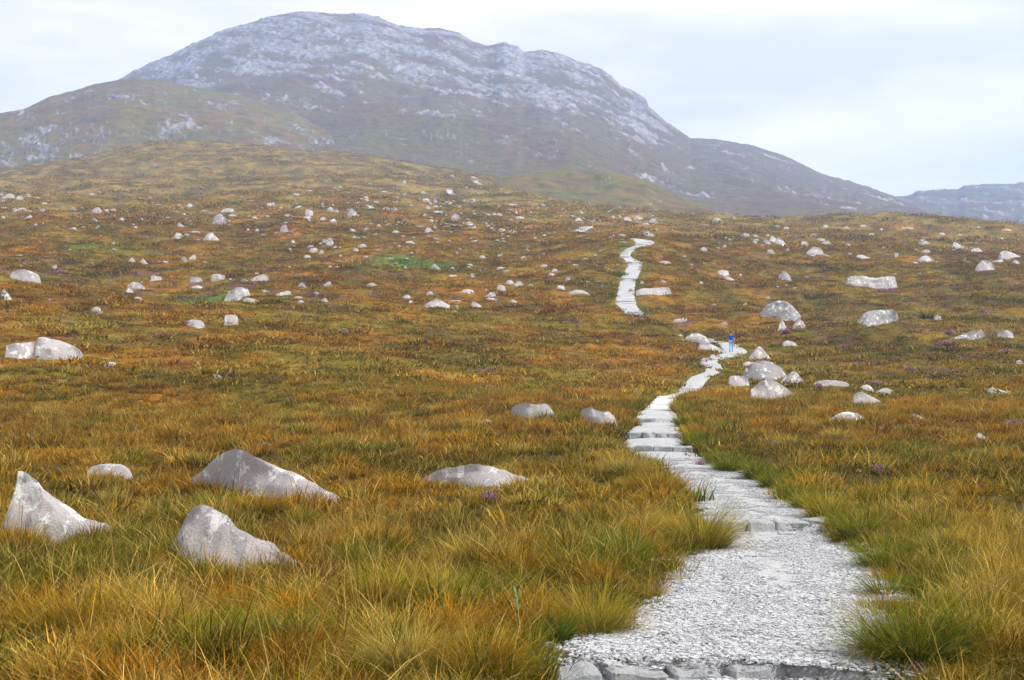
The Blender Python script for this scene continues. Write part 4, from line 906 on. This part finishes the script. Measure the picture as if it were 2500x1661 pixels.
def off_boulders(X, Y, k=0.80):
    ok = np.ones(len(X), bool)
    for x0, y0, rx, ry in BOULDERS:
        ok &= ((X - x0) / (rx * k)) ** 2 + ((Y - y0) / (ry * k)) ** 2 > 1
    return ok

def tufts(X, Y, s, seed):
    # distance and direction from the middle of the nearest tuft, and two random numbers of that tuft
    ix, iy = np.floor(X / s).astype(np.int64), np.floor(Y / s).astype(np.int64)
    best = np.full(len(X), 9.0); bx = np.zeros(len(X)); by = np.zeros(len(X)); r1 = np.zeros(len(X)); r2 = np.zeros(len(X))
    for ox in (-1, 0, 1):
        for oy in (-1, 0, 1):
            cx, cy = ix + ox, iy + oy
            h = (cx * 73856093 ^ cy * 19349663 ^ seed * 83492791) & 0xffffffff; h = ((h ^ (h >> 15)) * 2246822519) & 0xffffffff; h ^= h >> 13
            ja, jb, jc = (h & 1023) / 1023., ((h >> 10) & 1023) / 1023., ((h >> 20) & 1023) / 1023.
            dx, dy = X / s - (cx + .1 + .8 * ja), Y / s - (cy + .1 + .8 * jb); q = np.hypot(dx, dy) / (.7 + .6 * jc)
            m = q < best; best[m] = q[m]; bx[m] = dx[m]; by[m] = dy[m]; r1[m] = jc[m]; r2[m] = ((ja * 7.3 + jb * 3.7) % 1)[m]
    return best, bx, by, r1, r2

def grow(name, label, n, a, b, kinds, clear, sc0, sc1, cell, zoff=0.0, edge_boost=0.0):
    X, Y = wedge(n, a, b); Z, dist, hw = ground(X, Y); e = dist - hw
    cl = clear + 0.18 * fbm(X / 0.7, Y / 0.7, 2, 401)
    bare = (ss(0.25, 0.5, np.exp(-((X - (1325 - CX) / FPX * 10.6) / .35) ** 2 - ((Y - 10.6) / .7) ** 2)) > rng.uniform(0, 1, n))
    gap = tufts(X, Y, cell, 5 + int(cell * 10))[0]
    ok = (e > cl) & off_boulders(X, Y) & ~bare & ((gap < .55) | (rng.uniform(0, 1, n) < .33))
    bd = np.sqrt(((X + 0 * Y)) ** 2) * 0
    X, Y, Z, e = X[ok], Y[ok], Z[ok], e[ok]; m = len(X)
    c, root = tints(X, Y, e)
    vr = .22 if b < 70 else .10
    c = c * rng.uniform(1 - vr, 1 + vr, (m, 1)) * (1 + rng.normal(0, .05, (m, 3)))
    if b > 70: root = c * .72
    td, tx, ty, r1, r2 = tufts(X, Y, cell, 5 + int(cell * 10))
    core = 1 - ss(.12, .62, td)
    c = lerp(c, np.tile(STRAW, (m, 1)), .6 * (r2 > .86) * core); c = lerp(c, np.tile(ORANGE * 1.1, (m, 1)), .6 * ((r2 > .62) & (r2 < .82)) * core)
    c = lerp(c, np.tile(GREEN * 1.05, (m, 1)), .75 * (r2 < .16 + .16 * (1 - ss(14, 22, Y))) * core); c = c * (.85 + .35 * r1)[:, None] * (1.0 if b < 70 else 1.12)
    s = rng.uniform(sc0, sc1, m) * (.46 + 1.1 * core * (.4 + .9 * r1)) * (1 + edge_boost * (1 - ss(.1, 1.2, e)))
    lean = .55 * np.clip(td, 0, .8); az = np.arctan2(ty, tx)
    # tilt the clump outward from its tuft, after a random turn
    spin = rng.uniform(0, 6.283, m); la = az - spin + rng.normal(0, .7, m); lean = lean * rng.uniform(.2, 1.3, m)
    rot = np.stack([-np.sin(la) * lean + rng.normal(0, .08, m), np.cos(la) * lean + rng.normal(0, .08, m), spin], 1)
    scl = np.stack([s, s, s * rng.uniform(.75, 1.25, m)], 1)
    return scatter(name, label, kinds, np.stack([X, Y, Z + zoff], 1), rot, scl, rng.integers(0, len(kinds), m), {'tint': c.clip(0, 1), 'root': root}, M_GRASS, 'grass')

def kinds(n, name, cnt, rad, h0, h1, w0, w1, lean, segs, stalks=0):
    out = []
    for i in range(n):
        V, F, B = blades(cnt, rad, h0, h1, w0, w1, lean, segs, 1000 + i * 17 + len(name))
        if stalks:
            V2, F2, B2 = blades(stalks, rad, h1 * 1.1, h1 * 1.75, w0 * .8, w0 * 1.1, lean * .8, 4, 3000 + i * 13 + len(name), .45)
            B2[:, 1] = np.where(B2[:, 1] > .3, .97, .5); F = np.concatenate([F, F2 + len(V)]); V = np.concatenate([V, V2]); B = np.concatenate([B, B2])
        out.append(np_mesh(f'{name}_blades', V, F, True, {'bl': B}))
    return out
K_near = kinds(8, 'near', 60, .10, .06, .25, .004, .009, .34, 3, 2)
K_mid = kinds(7, 'middle', 66, .22, .06, .25, .010, .022, .36, 2, 2)
K_far = kinds(6, 'far', 80, .75, .10, .30, .035, .08, .6, 2)
K_vfar = kinds(5, 'distant', 95, 2.2, .15, .45, .09, .22, .6, 2)
grow('foreground_grass', 'tall russet, straw and green moor grass in the foreground', 27000, 5.2, 18.5, K_near, -0.06, .8, 1.35, .5, edge_boost=-.25)
grow('field_grass', 'orange-brown deer grass covering the near field', 36000, 17.5, 62, K_mid, 0.0, .8, 1.35, .9, edge_boost=-.1)
grow('slope_grass', 'russet and olive grass on the boulder-strewn slope', 56000, 58, 235, K_far, 0.45, .7, 1.2, 2.2)
grow('hillside_grass', 'thin brown and olive grass on the upper moor', 34000, 225, 600, K_vfar, 1.5, .6, 1.15, 6.0)

# dark heather and sedge clumps between the grass
X, Y = wedge(9000, 48, 330); Z, dist, hw = ground(X, Y)
px_ = CX + FPX * X / Y
lush = .22 * ss(1750, 2000, px_) * (1 - ss(170, 240, Y)) + .30 * ss(112, 122, Y) * (1 - ss(165, 190, Y)) * (1 - ss(700, 950, px_))
ok = (dist - hw > .8) & off_boulders(X, Y, 1.0) & (fbm(X / 9.0, Y / 6.5, 4, 511) + lush > .40 + .18 * rng.uniform(0, 1, len(X)))
X, Y, Z = X[ok], Y[ok], Z[ok]; m = len(X); q = rng.uniform(0, 1, m)
c = lerp(np.tile(col(.085, .075, .02), (m, 1)), np.tile(col(.13, .06, .05), (m, 1)), ss(.45, .7, q)); c = lerp(c, np.tile(col(.08, .12, .02), (m, 1)), 1.0 * (q < .3))
sz = rng.uniform(.55, 1.15, m)
scatter('heather_growth', 'dark heather and sedge clumps among the grass of the slope', K_far, np.stack([X, Y, Z], 1), np.stack([rng.normal(0, .1, m), rng.normal(0, .1, m), rng.uniform(0, 6.28, m)], 1),
        np.stack([sz, sz, sz * rng.uniform(1.0, 1.7, m)], 1), rng.integers(0, 6, m), {'tint': c, 'root': c * .5}, M_GRASS, 'heather')

# ------------------------------------------------------------------ gravel chips
def chips(n, rad, s0, s1, seed):
    r = np.random.default_rng(seed); V, F, B = [], [], []
    cube = np.array([(-1, -1, -1), (1, -1, -1), (1, 1, -1), (-1, 1, -1), (-1, -1, 1), (1, -1, 1), (1, 1, 1), (-1, 1, 1)], float)
    cf = np.array([(0, 3, 2), (0, 2, 1), (4, 5, 6), (4, 6, 7), (0, 1, 5), (0, 5, 4), (1, 2, 6), (1, 6, 5), (2, 3, 7), (2, 7, 6), (3, 0, 4), (3, 4, 7)])
    for i in range(n):
        s = r.uniform(s0, s1) * (1.8 if r.random() < .06 else 1); q = cube * np.array([1, r.uniform(.5, .9), r.uniform(.22, .5)]) * (1 + r.uniform(-.4, .25, (8, 3)))
        a, t = r.uniform(0, 6.28), r.normal(0, .22)
        ca, sa, ct_, st_ = math.cos(a), math.sin(a), math.cos(t), math.sin(t)
        q = q @ np.array([[1, 0, 0], [0, ct_, -st_], [0, st_, ct_]]) @ np.array([[ca, -sa, 0], [sa, ca, 0], [0, 0, 1]])
        pos = r.uniform(-rad, rad, 2); V.append(q * s + np.array([pos[0], pos[1], s * .25])); F.append(cf + 8 * i)
        g = r.choice([.42, .37, .32, .25, .17], p=[.40, .32, .18, .08, .02]) * r.uniform(.9, 1.1)
        B.append(np.tile([g * .985, g, g * 1.02, 1], (8, 1)))
    return np_mesh('chips', np.concatenate(V), np.concatenate(F), False, {'bl': np.concatenate(B)})
kc = [chips(95, .16, .005, .0125, 70 + i) for i in range(6)]
sP = arclen(PL); m = (PL[:, 1] > 6.6) & (PL[:, 1] < 31)
ka = rng.choice(np.nonzero(m)[0], 5200, p=(PL[m, 3] * np.gradient(sP)[m]) / (PL[m, 3] * np.gradient(sP)[m]).sum())
tan = np.gradient(PL[:, :2], axis=0); tan /= np.linalg.norm(tan, axis=1)[:, None]
lat = rng.uniform(-1.02, 1.02, 5200) + rng.normal(0, .05, 5200); lat = np.sign(lat) * np.abs(lat) ** .85
gx = PL[ka, 0] + tan[ka, 1] * PL[ka, 3] * lat + rng.normal(0, .15, 5200); gy = PL[ka, 1] - tan[ka, 0] * PL[ka, 3] * lat + rng.normal(0, .15, 5200)
keep = (fbm(gx / .8, gy / .8, 3, 33) + 1.1 * np.abs(lat) + (gy < 12) * .3) > .45
gx, gy, lat = gx[keep], gy[keep], lat[keep]; n_ = len(gx)
from mathutils.bvhtree import BVHTree
gp = bpy.data.objects['gravel_path']; bvh = BVHTree.FromPolygons([v.co[:] for v in gp.data.vertices], [p.vertices[:] for p in gp.data.polygons])
gzv = []
for x, y in zip(gx, gy):
    h = bvh.ray_cast(Vector((x, y, 50)), Vector((0, 0, -1))); gzv.append(h[0].z if h[0] is not None else gz(x, y))
sc_ = rng.uniform(.8, 1.25, n_) * (1 + .35 * np.clip(np.abs(lat) - .6, 0, 1))
scatter('gravel_chips', 'loose pale gravel chips on the near path', kc, np.stack([gx, gy, np.array(gzv) + .002], 1), np.stack([0 * gx, 0 * gx, rng.uniform(0, 6.28, n_)], 1),
        np.stack([sc_, sc_, sc_], 1), rng.integers(0, 6, n_), {}, M_PEB, 'gravel')

# ------------------------------------------------------------------ single tussocks
def tussock(px, py, w, h, tip, root, label, nb=900, lean=.55, seed=0, d=None, droop=.5):
    g = at(px, py, d); W = 1.15 * w / FPX * g.y; H = 1.2 * h / FPX * g.y
    lw = max(.004, .55 * g.y / 1229 )
    V, F, B = blades(nb, W * .27, H * .6, H * 1.3, lw * .7, lw * 1.3, lean, 4, 7000 + seed, droop, .85)
    n = len(V); r = np.random.default_rng(seed); per = 9
    var = np.repeat(r.uniform(0, 1, nb), per)[:, None]
    tc = np.array(tip[0]) * (1 - var) + np.array(tip[1]) * var
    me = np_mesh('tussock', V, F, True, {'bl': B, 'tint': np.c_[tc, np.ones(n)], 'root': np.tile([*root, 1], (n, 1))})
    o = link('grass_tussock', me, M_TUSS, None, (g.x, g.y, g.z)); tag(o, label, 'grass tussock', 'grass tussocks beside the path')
    return o
GY = ((.27, .24, .015), (.43, .31, .04)); GG = ((.085, .15, .008), (.21, .21, .015)); SW = ((.52, .39, .11), (.36, .28, .05)); OR = ((.45, .22, .01), (.28, .20, .012)); RT = (.055, .075, .012); RD = (.03, .04, .008)  # RT, RD: green bases; RD darkened as painted shade inside the tussock
for i, a in enumerate([
 (1712, 1352, 150, 135, GY, RT, 'big golden tussock bulging over the left path edge', 1700), (2235, 1610, 330, 190, GG, RD, 'huge drooping green tussock overhanging the path at lower right', 3200, .8),
 (2098, 1318, 105, 80, GG, RD, 'dark tussock at the right end of the stone step', 1000), (2018, 1272, 110, 85, GY, RT, 'tussock with reddish leaves above the stone step on right', 1000),
 (1937, 1228, 90, 70, GG, RT, 'green tussock on the right path edge halfway up the bend'), (1846, 1170, 62, 48, GG, RD, 'dark small tussock beside the bright one on right edge'),
 (1783, 1157, 92, 62, GG, RT, 'bright green tussock where the path bends right'), (1690, 1100, 46, 42, GG, RT, 'small green tussock right of the half-hidden stone step'),
 (2152, 1398, 110, 100, GG, RT, 'green tussock on right edge below the dark tussock'), (1450, 1566, 200, 150, GY, RT, 'yellow-green tussock beside the lowest bend, left edge', 1600),
 (979, 1488, 220, 135, GY, RD, 'wide yellow-green tussock in the middle of the foreground', 1800), (1200, 1484, 175, 110, GG, RD, 'dark green tussock right of the wide yellow-green one', 1400),
 (1363, 1566, 75, 75, ((.07, .14, .015), (.1, .15, .02)), RT, 'small vivid green tuft near the lowest bend', 600, .3), (1000, 1648, 260, 150, SW, RT, 'straw-coloured tussock at the bottom edge', 1500), (1165, 1655, 260, 150, OR, RD, 'orange and green tussock at the bottom edge', 1500),
 (1420, 1405, 90, 70, GG, RD, 'dark tuft beside the bare patch left of path', 700), (1508, 1376, 150, 85, GG, RT, 'grey-green tussock left of the big golden one', 1100), (1397, 1030, 62, 34, GG, RT, 'green tuft between the two hump boulders', 500),
 (763, 1490, 170, 120, SW, RT, 'pale arching tussock right of the pyramid boulder', 1100, .8), (276, 1228, 60, 46, SW, RT, 'small pale tuft behind the fin-shaped boulder', 400), (2262, 782, 48, 38, SW, RT, 'pale straw tuft right of the dark blocky boulder', 300, .3),
 (1600, 1215, 150, 85, OR, RT, 'russet tussock on the hump hiding the path', 1200), (1530, 1165, 130, 70, SW, RT, 'straw tussock on top of the hump hiding the path', 900),
 (540, 1250, 170, 60, GG, RT, 'dark grass tuft at the left foot of the long tapering boulder', 1300), (640, 1252, 170, 56, OR, RT, 'grass tuft before the middle of the long tapering boulder', 1300), (735, 1276, 150, 46, GG, RT, 'grass tuft before the low end of the long tapering boulder', 1000),
 (1750, 1136, 60, 44, GG, RD, 'dark tuft on the right path edge above the bright green tussock'), (1708, 1080, 44, 36, GG, RT, 'green tuft right of the row of five kerb stones', 500), (1668, 1042, 40, 34, GG, RT, 'green tuft right of the short two-stone step', 500),
 (1885, 1196, 70, 52, GG, RT, 'green tussock between the dark small one and the bend'), (1972, 1252, 80, 60, GG, RD, 'dark tussock left of the reddish-leaved one'), (2062, 1296, 80, 62, GG, RD, 'dark tussock just right of the stone step end'),
 (2165, 1470, 120, 90, GG, RD, 'dark green tussock above the huge drooping one'), (1655, 1008, 40, 30, GY, RT, 'yellow tuft at the right front corner of the boardwalk', 500),
 (640, 1600, 280, 150, GG, RD, 'dark green tussock below the pyramid boulder', 1800), (180, 1560, 300, 150, OR, RD, 'orange tussock at the lower left', 1800)]):
    tussock(*a[:7], nb=a[7] if len(a) > 7 else 800, lean=a[8] if len(a) > 8 else .5, seed=i + 1)

# ------------------------------------------------------------------ heather
M_HST = plain('heather_stem', (.09, .085, .03), .8); M_HFL = plain('heather_flower', (.36, .16, .28), .7, var=.35)
def heather(px, py, w, h, label, seed, d=None):
    g = at(px, py, d); W = w / FPX * g.y / 2; H = h / FPX * g.y; r = np.random.default_rng(seed)
    e = empty('heather_bush', (g.x, g.y, g.z)); tag(e, label, 'heather', 'flowering heather')
    n = 60 if w > 20 else 36; V, F, FV, FF = [], [], [], []
    lw = max(.004, .5 * g.y / 1229)
    for i in range(n):
        a, q = r.uniform(0, 6.28), math.sqrt(r.random()) * W
        top = np.array([math.cos(a) * q, math.sin(a) * q, H * r.uniform(.6, 1) * (1 - .5 * (q / W) ** 2)]); bt = np.array([top[0] * .4, top[1] * .4, -.02])
        s = np.array([math.cos(a + 1.57), math.sin(a + 1.57), 0]) * lw * .5
        b = len(V); V += [bt - s, bt + s, top + s, top - s]; F.append((b, b + 1, b + 2, b + 3))
        for k in range(6):
            t = r.uniform(.35, 1.05); c = bt + (top - bt) * t + r.normal(0, .14 * W, 3) * np.array([1, 1, .5]); z = lw * r.uniform(.8, 1.6)
            u1, u2 = r.normal(0, 1, 3), r.normal(0, 1, 3); u1 /= np.linalg.norm(u1); u2 /= np.linalg.norm(u2)
            b = len(FV); FV += [c + u1 * z, c + u2 * z, c - u1 * z, c - u2 * z]; FF += [(b, b + 1, b + 2), (b, b + 2, b + 3)]
    me = bpy.data.meshes.new('stems'); me.from_pydata([tuple(v) for v in V], [], F); link('stems', me, M_HST, e)
    me = bpy.data.meshes.new('blossom'); me.from_pydata([tuple(v) for v in FV], [], FF); link('blossom', me, M_HFL, e)
for i, a in enumerate([(1606, 1458, 36, 46, 'pink heather sprig on the left path edge at the lowest bend'), (2232, 1648, 50, 34, 'magenta heather clump at the bottom right corner of the path'), (1194, 1224, 48, 26, 'pink heather in front of the whale-backed boulder'),
 (2148, 1160, 44, 26, 'pink heather in the orange grass right of the bend'), (1892, 1090, 30, 12, 'small pink heather right of the kerb stones'), (2474, 1040, 46, 16, 'purple heather mat at the right edge'), (2222, 905, 28, 10, 'purple heather by the light green patch on right'),
 (2142, 941, 24, 11, 'purple heather above the pair of low boulders'), (2306, 848, 48, 14, 'dark purple heather mat on the right slope'), (2317, 818, 26, 14, 'purple heather above the dark purple mat'), (1919, 818, 26, 12, 'purple heather under the small pointed lichened stone'),
 (2165, 714, 60, 9, 'purple heather strip below the very long layered slab'), (2455, 866, 30, 14, 'purple heather near the right edge of slope'), (2000, 950, 18, 12, 'tiny purple heather right of the pointed lichened boulder'), (1508, 856, 16, 8, 'tiny purple heather in the field left of the man'),
 (150, 668, 30, 8, 'purple heather band behind the brow at left'), (2385, 1390, 40, 50, 'faded pink heather in grass at right of foreground'), (1710, 1145, 24, 24, 'reddish heather on the tip of the grassy hump')]):
    heather(*a, seed=40 + i)

# a little leafy plant in the foreground grass
g = at(1262, 1545); lp = empty('leafy_plant', tuple(g)); tag(lp, 'small blue-green leafy sprout between foreground tussocks', 'plant')
M_LEAF = plain('sprout_leaf', (.10, .22, .09), .6)
me = bpy.data.meshes.new('stalk'); me.from_pydata([(-.003, 0, 0), (.003, 0, 0), (.002, 0, .30), (-.002, 0, .30)], [], [(0, 1, 2, 3)]); link('stalk', me, M_LEAF, lp)
lm = bpy.data.meshes.new('leaf'); lm.from_pydata([(0, 0, 0), (.012, 0, .03), (.0, .004, .075), (-.012, 0, .03)], [], [(0, 1, 2, 3)])
for k in range(9):
    o = link('leaf', lm, M_LEAF, lp, (0, 0, .13 + k * .02)); o.rotation_euler = (R.uniform(.5, 1.1), 0, k * 2.4)

# ------------------------------------------------------------------ people
M_SKIN = plain('skin', (.50, .30, .21), .6, var=.05); M_HAIR = plain('dark_hair', (.012, .010, .010), .6)
def skin_mesh(name, verts, edges, mat, parent, root=0, sub=1):
    me = bpy.data.meshes.new(name); me.from_pydata([v[:3] for v in verts], edges, [])
    o = link(name, me, mat, parent)
    md = o.modifiers.new('skin', 'SKIN'); md.use_smooth_shade = True
    for i, v in enumerate(me.skin_vertices[0].data):
        rr = verts[i][3]; v.radius = rr if isinstance(rr, tuple) else (rr, rr); v.use_root = i == root
    sb = o.modifiers.new('smooth', 'SUBSURF'); sb.levels = sub; sb.render_levels = sub + 1
    return o

def person(loc, rz, label, shirt, trousers, hat=None, pack=None, held=True):
    e = empty('person', loc, rz); tag(e, label, 'person')
    ms = plain('shirt_cloth', shirt, .8, var=.12); mt = plain('trouser_cloth', trousers, .85, var=.18); msh = plain('shoe_leather', (.25, .22, .2), .7)
    # y is the way the person walks; mid-stride, left foot behind
    pel = (0, 0, .95); lk, rk = (-.09, .03, .52), (.10, .16, .53); la, ra = (-.10, -.20, .12), (.11, .10, .09)
    hl, hr = (-.09, 0, .92), (.09, 0, .92); ch = (0, .02, 1.28); nk = (0, .03, 1.47); hd = (0, .06, 1.64)
    ls, rs = (-.19, .02, 1.40), (.19, .02, 1.40); le, re = (-.25, .06, 1.13), (.26, -.04, 1.13); lw, rw = (-.23, .20, .92), (.29, .02, .88)
    body = [(*pel, .13), (*hl, .085), (*lk, .055), (*la, .04), (*hr, .085), (*rk, .055), (*ra, .04), (*ch, (.15, .11)), (*nk, .055), (0, .045, 1.56, .075), (*hd, (.078, .095)), (0, .05, 1.73, .06),
            (*ls, .055), (*le, .042), (*lw, .028), (*rs, .055), (*re, .042), (*rw, .028)]
    be = [(0, 1), (1, 2), (2, 3), (0, 4), (4, 5), (5, 6), (0, 7), (7, 8), (8, 9), (9, 10), (10, 11), (7, 12), (12, 13), (13, 14), (7, 15), (15, 16), (16, 17)]
    for w, s in ((14, -1), (17, 1)):                       # palm and five curled fingers
        x, y, z = body[w][:3]; n0 = len(body); body.append((x + .005 * s, y + .02, z - .06, (.030, .018))); be.append((w, n0))
        for f, (dx, ln) in enumerate(((-.026, .05), (-.009, .062), (.009, .06), (.026, .048))):
            a = len(body); body += [(x + dx * .4, y + dx + .03, z - .09 - ln * .5, .0085), (x - .012 * s, y + dx + .035, z - .09 - ln, .007)]; be += [(n0, a), (a, a + 1)]
        a = len(body); body += [(x - .025 * s, y + .05, z - .06, .010), (x - .03 * s, y + .055, z - .095, .008)]; be += [(n0, a), (a, a + 1)]
    skin_mesh('body', body, be, M_SKIN, e)
    # face: nose, ears, eyes
    bm = bmesh.new(); bmesh.ops.create_icosphere(bm, subdivisions=1, radius=.016)
    bmesh.ops.scale(bm, vec=(.8, 1.3, 1.6), verts=bm.verts); me = bpy.data.meshes.new('nose'); bm.to_mesh(me); bm.free(); link('nose', me, M_SKIN, e, (0, .158, 1.625))
    for s in (-1, 1):
        bm = bmesh.new(); bmesh.ops.create_icosphere(bm, subdivisions=1, radius=.03); bmesh.ops.scale(bm, vec=(.35, .6, 1), verts=bm.verts)
        me = bpy.data.meshes.new('ear'); bm.to_mesh(me); bm.free(); link('ear', me, M_SKIN, e, (s * .083, .055, 1.635))
        bm = bmesh.new(); bmesh.ops.create_icosphere(bm, subdivisions=1, radius=.010); me = bpy.data.meshes.new('eye'); bm.to_mesh(me); bm.free(); link('eye', me, M_HAIR, e, (s * .032, .148, 1.65))
    skin_mesh('shirt', [(0, 0, .90, (.165, .125)), (0, .005, 1.05, (.165, .125)), (*ch, (.185, .135)), (0, .025, 1.40, (.13, .10)), (0, .03, 1.455, .065), (ls[0] * .98, ls[1], ls[2], .078), (-.225, .04, 1.24, .072), (rs[0] * .98, rs[1], rs[2], .078), (.23, -.01, 1.24, .072)],
              [(0, 1), (1, 2), (2, 3), (3, 4), (3, 5), (5, 6), (3, 7), (7, 8)], ms, e)
    skin_mesh('jeans', [(0, 0, .95, (.155, .115)), (*hl, .10), (*lk, .075), (la[0], la[1], la[2] - .02, .062), (*hr, .10), (*rk, .075), (ra[0], ra[1], ra[2] - .01, .062)], [(0, 1), (1, 2), (2, 3), (0, 4), (4, 5), (5, 6)], mt, e)
    for n_, a, pit in (('shoe', la, -.5), ('shoe', ra, .0)):
        o = skin_mesh(n_, [(0, -.07, 0, .042), (0, .05, -.005, .045), (0, .16, -.015, .035)], [(0, 1), (1, 2)], msh, e); o.location = (a[0], a[1], a[2] - .035); o.rotation_euler = (pit, 0, 0)
    bm = bmesh.new(); bmesh.ops.create_uvsphere(bm, u_segments=16, v_segments=10, radius=1)
    bmesh.ops.delete(bm, geom=[v for v in bm.verts if v.co.z < -.35 or (v.co.y > .55 and v.co.z < .35)], context='VERTS')
    for v in bm.verts: v.co = Vector((v.co.x * .092, v.co.y * .108, v.co.z * .105))
    me = bpy.data.meshes.new('hair'); bm.to_mesh(me); bm.free(); link('hair', me, plain('hat_cloth', hat, .8) if hat else M_HAIR, e, (0, .05, 1.665))
    if pack:
        bm = bmesh.new(); bmesh.ops.create_cube(bm, size=1); bmesh.ops.scale(bm, vec=(.30, .18, .46), verts=bm.verts); bmesh.ops.bevel(bm, geom=list(bm.edges), offset=.05, segments=2, affect='EDGES')
        me = bpy.data.meshes.new('backpack'); bm.to_mesh(me); bm.free(); link('backpack', me, plain('pack_cloth', pack, .8), e, (0, -.20, 1.24))
    return e

g = at(1785, 863.5)
k = int(np.argmin((PL[:, 0] - g.x) ** 2 + (PL[:, 1] - g.y) ** 2)); man_z = max(g.z, PL[k, 2]) + 0.03
man = person((g.x, g.y, man_z), math.radians(-14), 'man in blue t-shirt and light jeans walking away on the path', (.018, .055, .42), (.20, .36, .62))
bm = bmesh.new(); bmesh.ops.create_cube(bm, size=1); bmesh.ops.scale(bm, vec=(.07, .13, .09), verts=bm.verts)
r_ = bmesh.ops.create_cone(bm, cap_ends=True, segments=14, radius1=.034, radius2=.034, depth=.09); 
for v in r_['verts']: v.co = Vector((v.co.x, v.co.y, v.co.z - .08))
bmesh.ops.bevel(bm, geom=[e for e in bm.edges if e.calc_length() > .06], offset=.006, segments=1, affect='EDGES')
me = bpy.data.meshes.new('camera_body'); bm.to_mesh(me); bm.free()
cz = link('hand_camera', me, plain('black_plastic', (.015, .015, .016), .4)); hx, hy = .29, .05; a = math.radians(-14)
cz.location = (g.x + hx * math.cos(a) - hy * math.sin(a), g.y + hx * math.sin(a) + hy * math.cos(a), man_z + .70)
tag(cz, 'small black camera hanging from the walking man\'s right hand', 'camera')
me = bpy.data.meshes.new('strap'); me.from_pydata([(-.02, 0, .04), (-.01, 0, .04), (-.005, .02, -.22), (-.02, .02, -.22), (.02, 0, .04), (.03, 0, .04), (.0, .025, -.24)], [], [(0, 1, 2, 3), (4, 5, 6)]); link('strap', me, cz.data.materials[0], cz)

h1 = at(1260.5, 531); h2 = at(1269.5, 529)
person((h1.x, h1.y + 1.5, h1.z), math.radians(20), 'distant hiker in pale yellow top and dark trousers', (.62, .62, .30), (.03, .05, .06), pack=(.75, .73, .72))
person((h2.x, h2.y + 2.2, h2.z + .2), math.radians(200), 'distant hiker in bright orange top behind a low boulder', (.85, .16, .05), (.35, .10, .06), hat=(.60, .22, .18))

# ------------------------------------------------------------------ haze
bm = bmesh.new(); bmesh.ops.create_cube(bm, size=1)
lo, hi = Vector((-7000, -200, -150)), Vector((7000, 2300, 480))
for v in bm.verts: v.co = Vector([lo[i] if v.co[i] < 0 else hi[i] for i in range(3)])
me = bpy.data.meshes.new('haze'); bm.to_mesh(me); bm.free()
mh, nt, N, L = new_mat('thin_haze'); out = N.new('ShaderNodeOutputMaterial'); pv = N.new('ShaderNodeVolumePrincipled')
pv.inputs['Color'].default_value = (.44, .60, 1.0, 1); pv.inputs['Density'].default_value = 0.00041; pv.inputs['Anisotropy'].default_value = 0.2
L.new(pv.outputs[0], out.inputs['Volume'])
tag(link('haze', me, mh), 'thin bluish summer haze', kind='stuff')
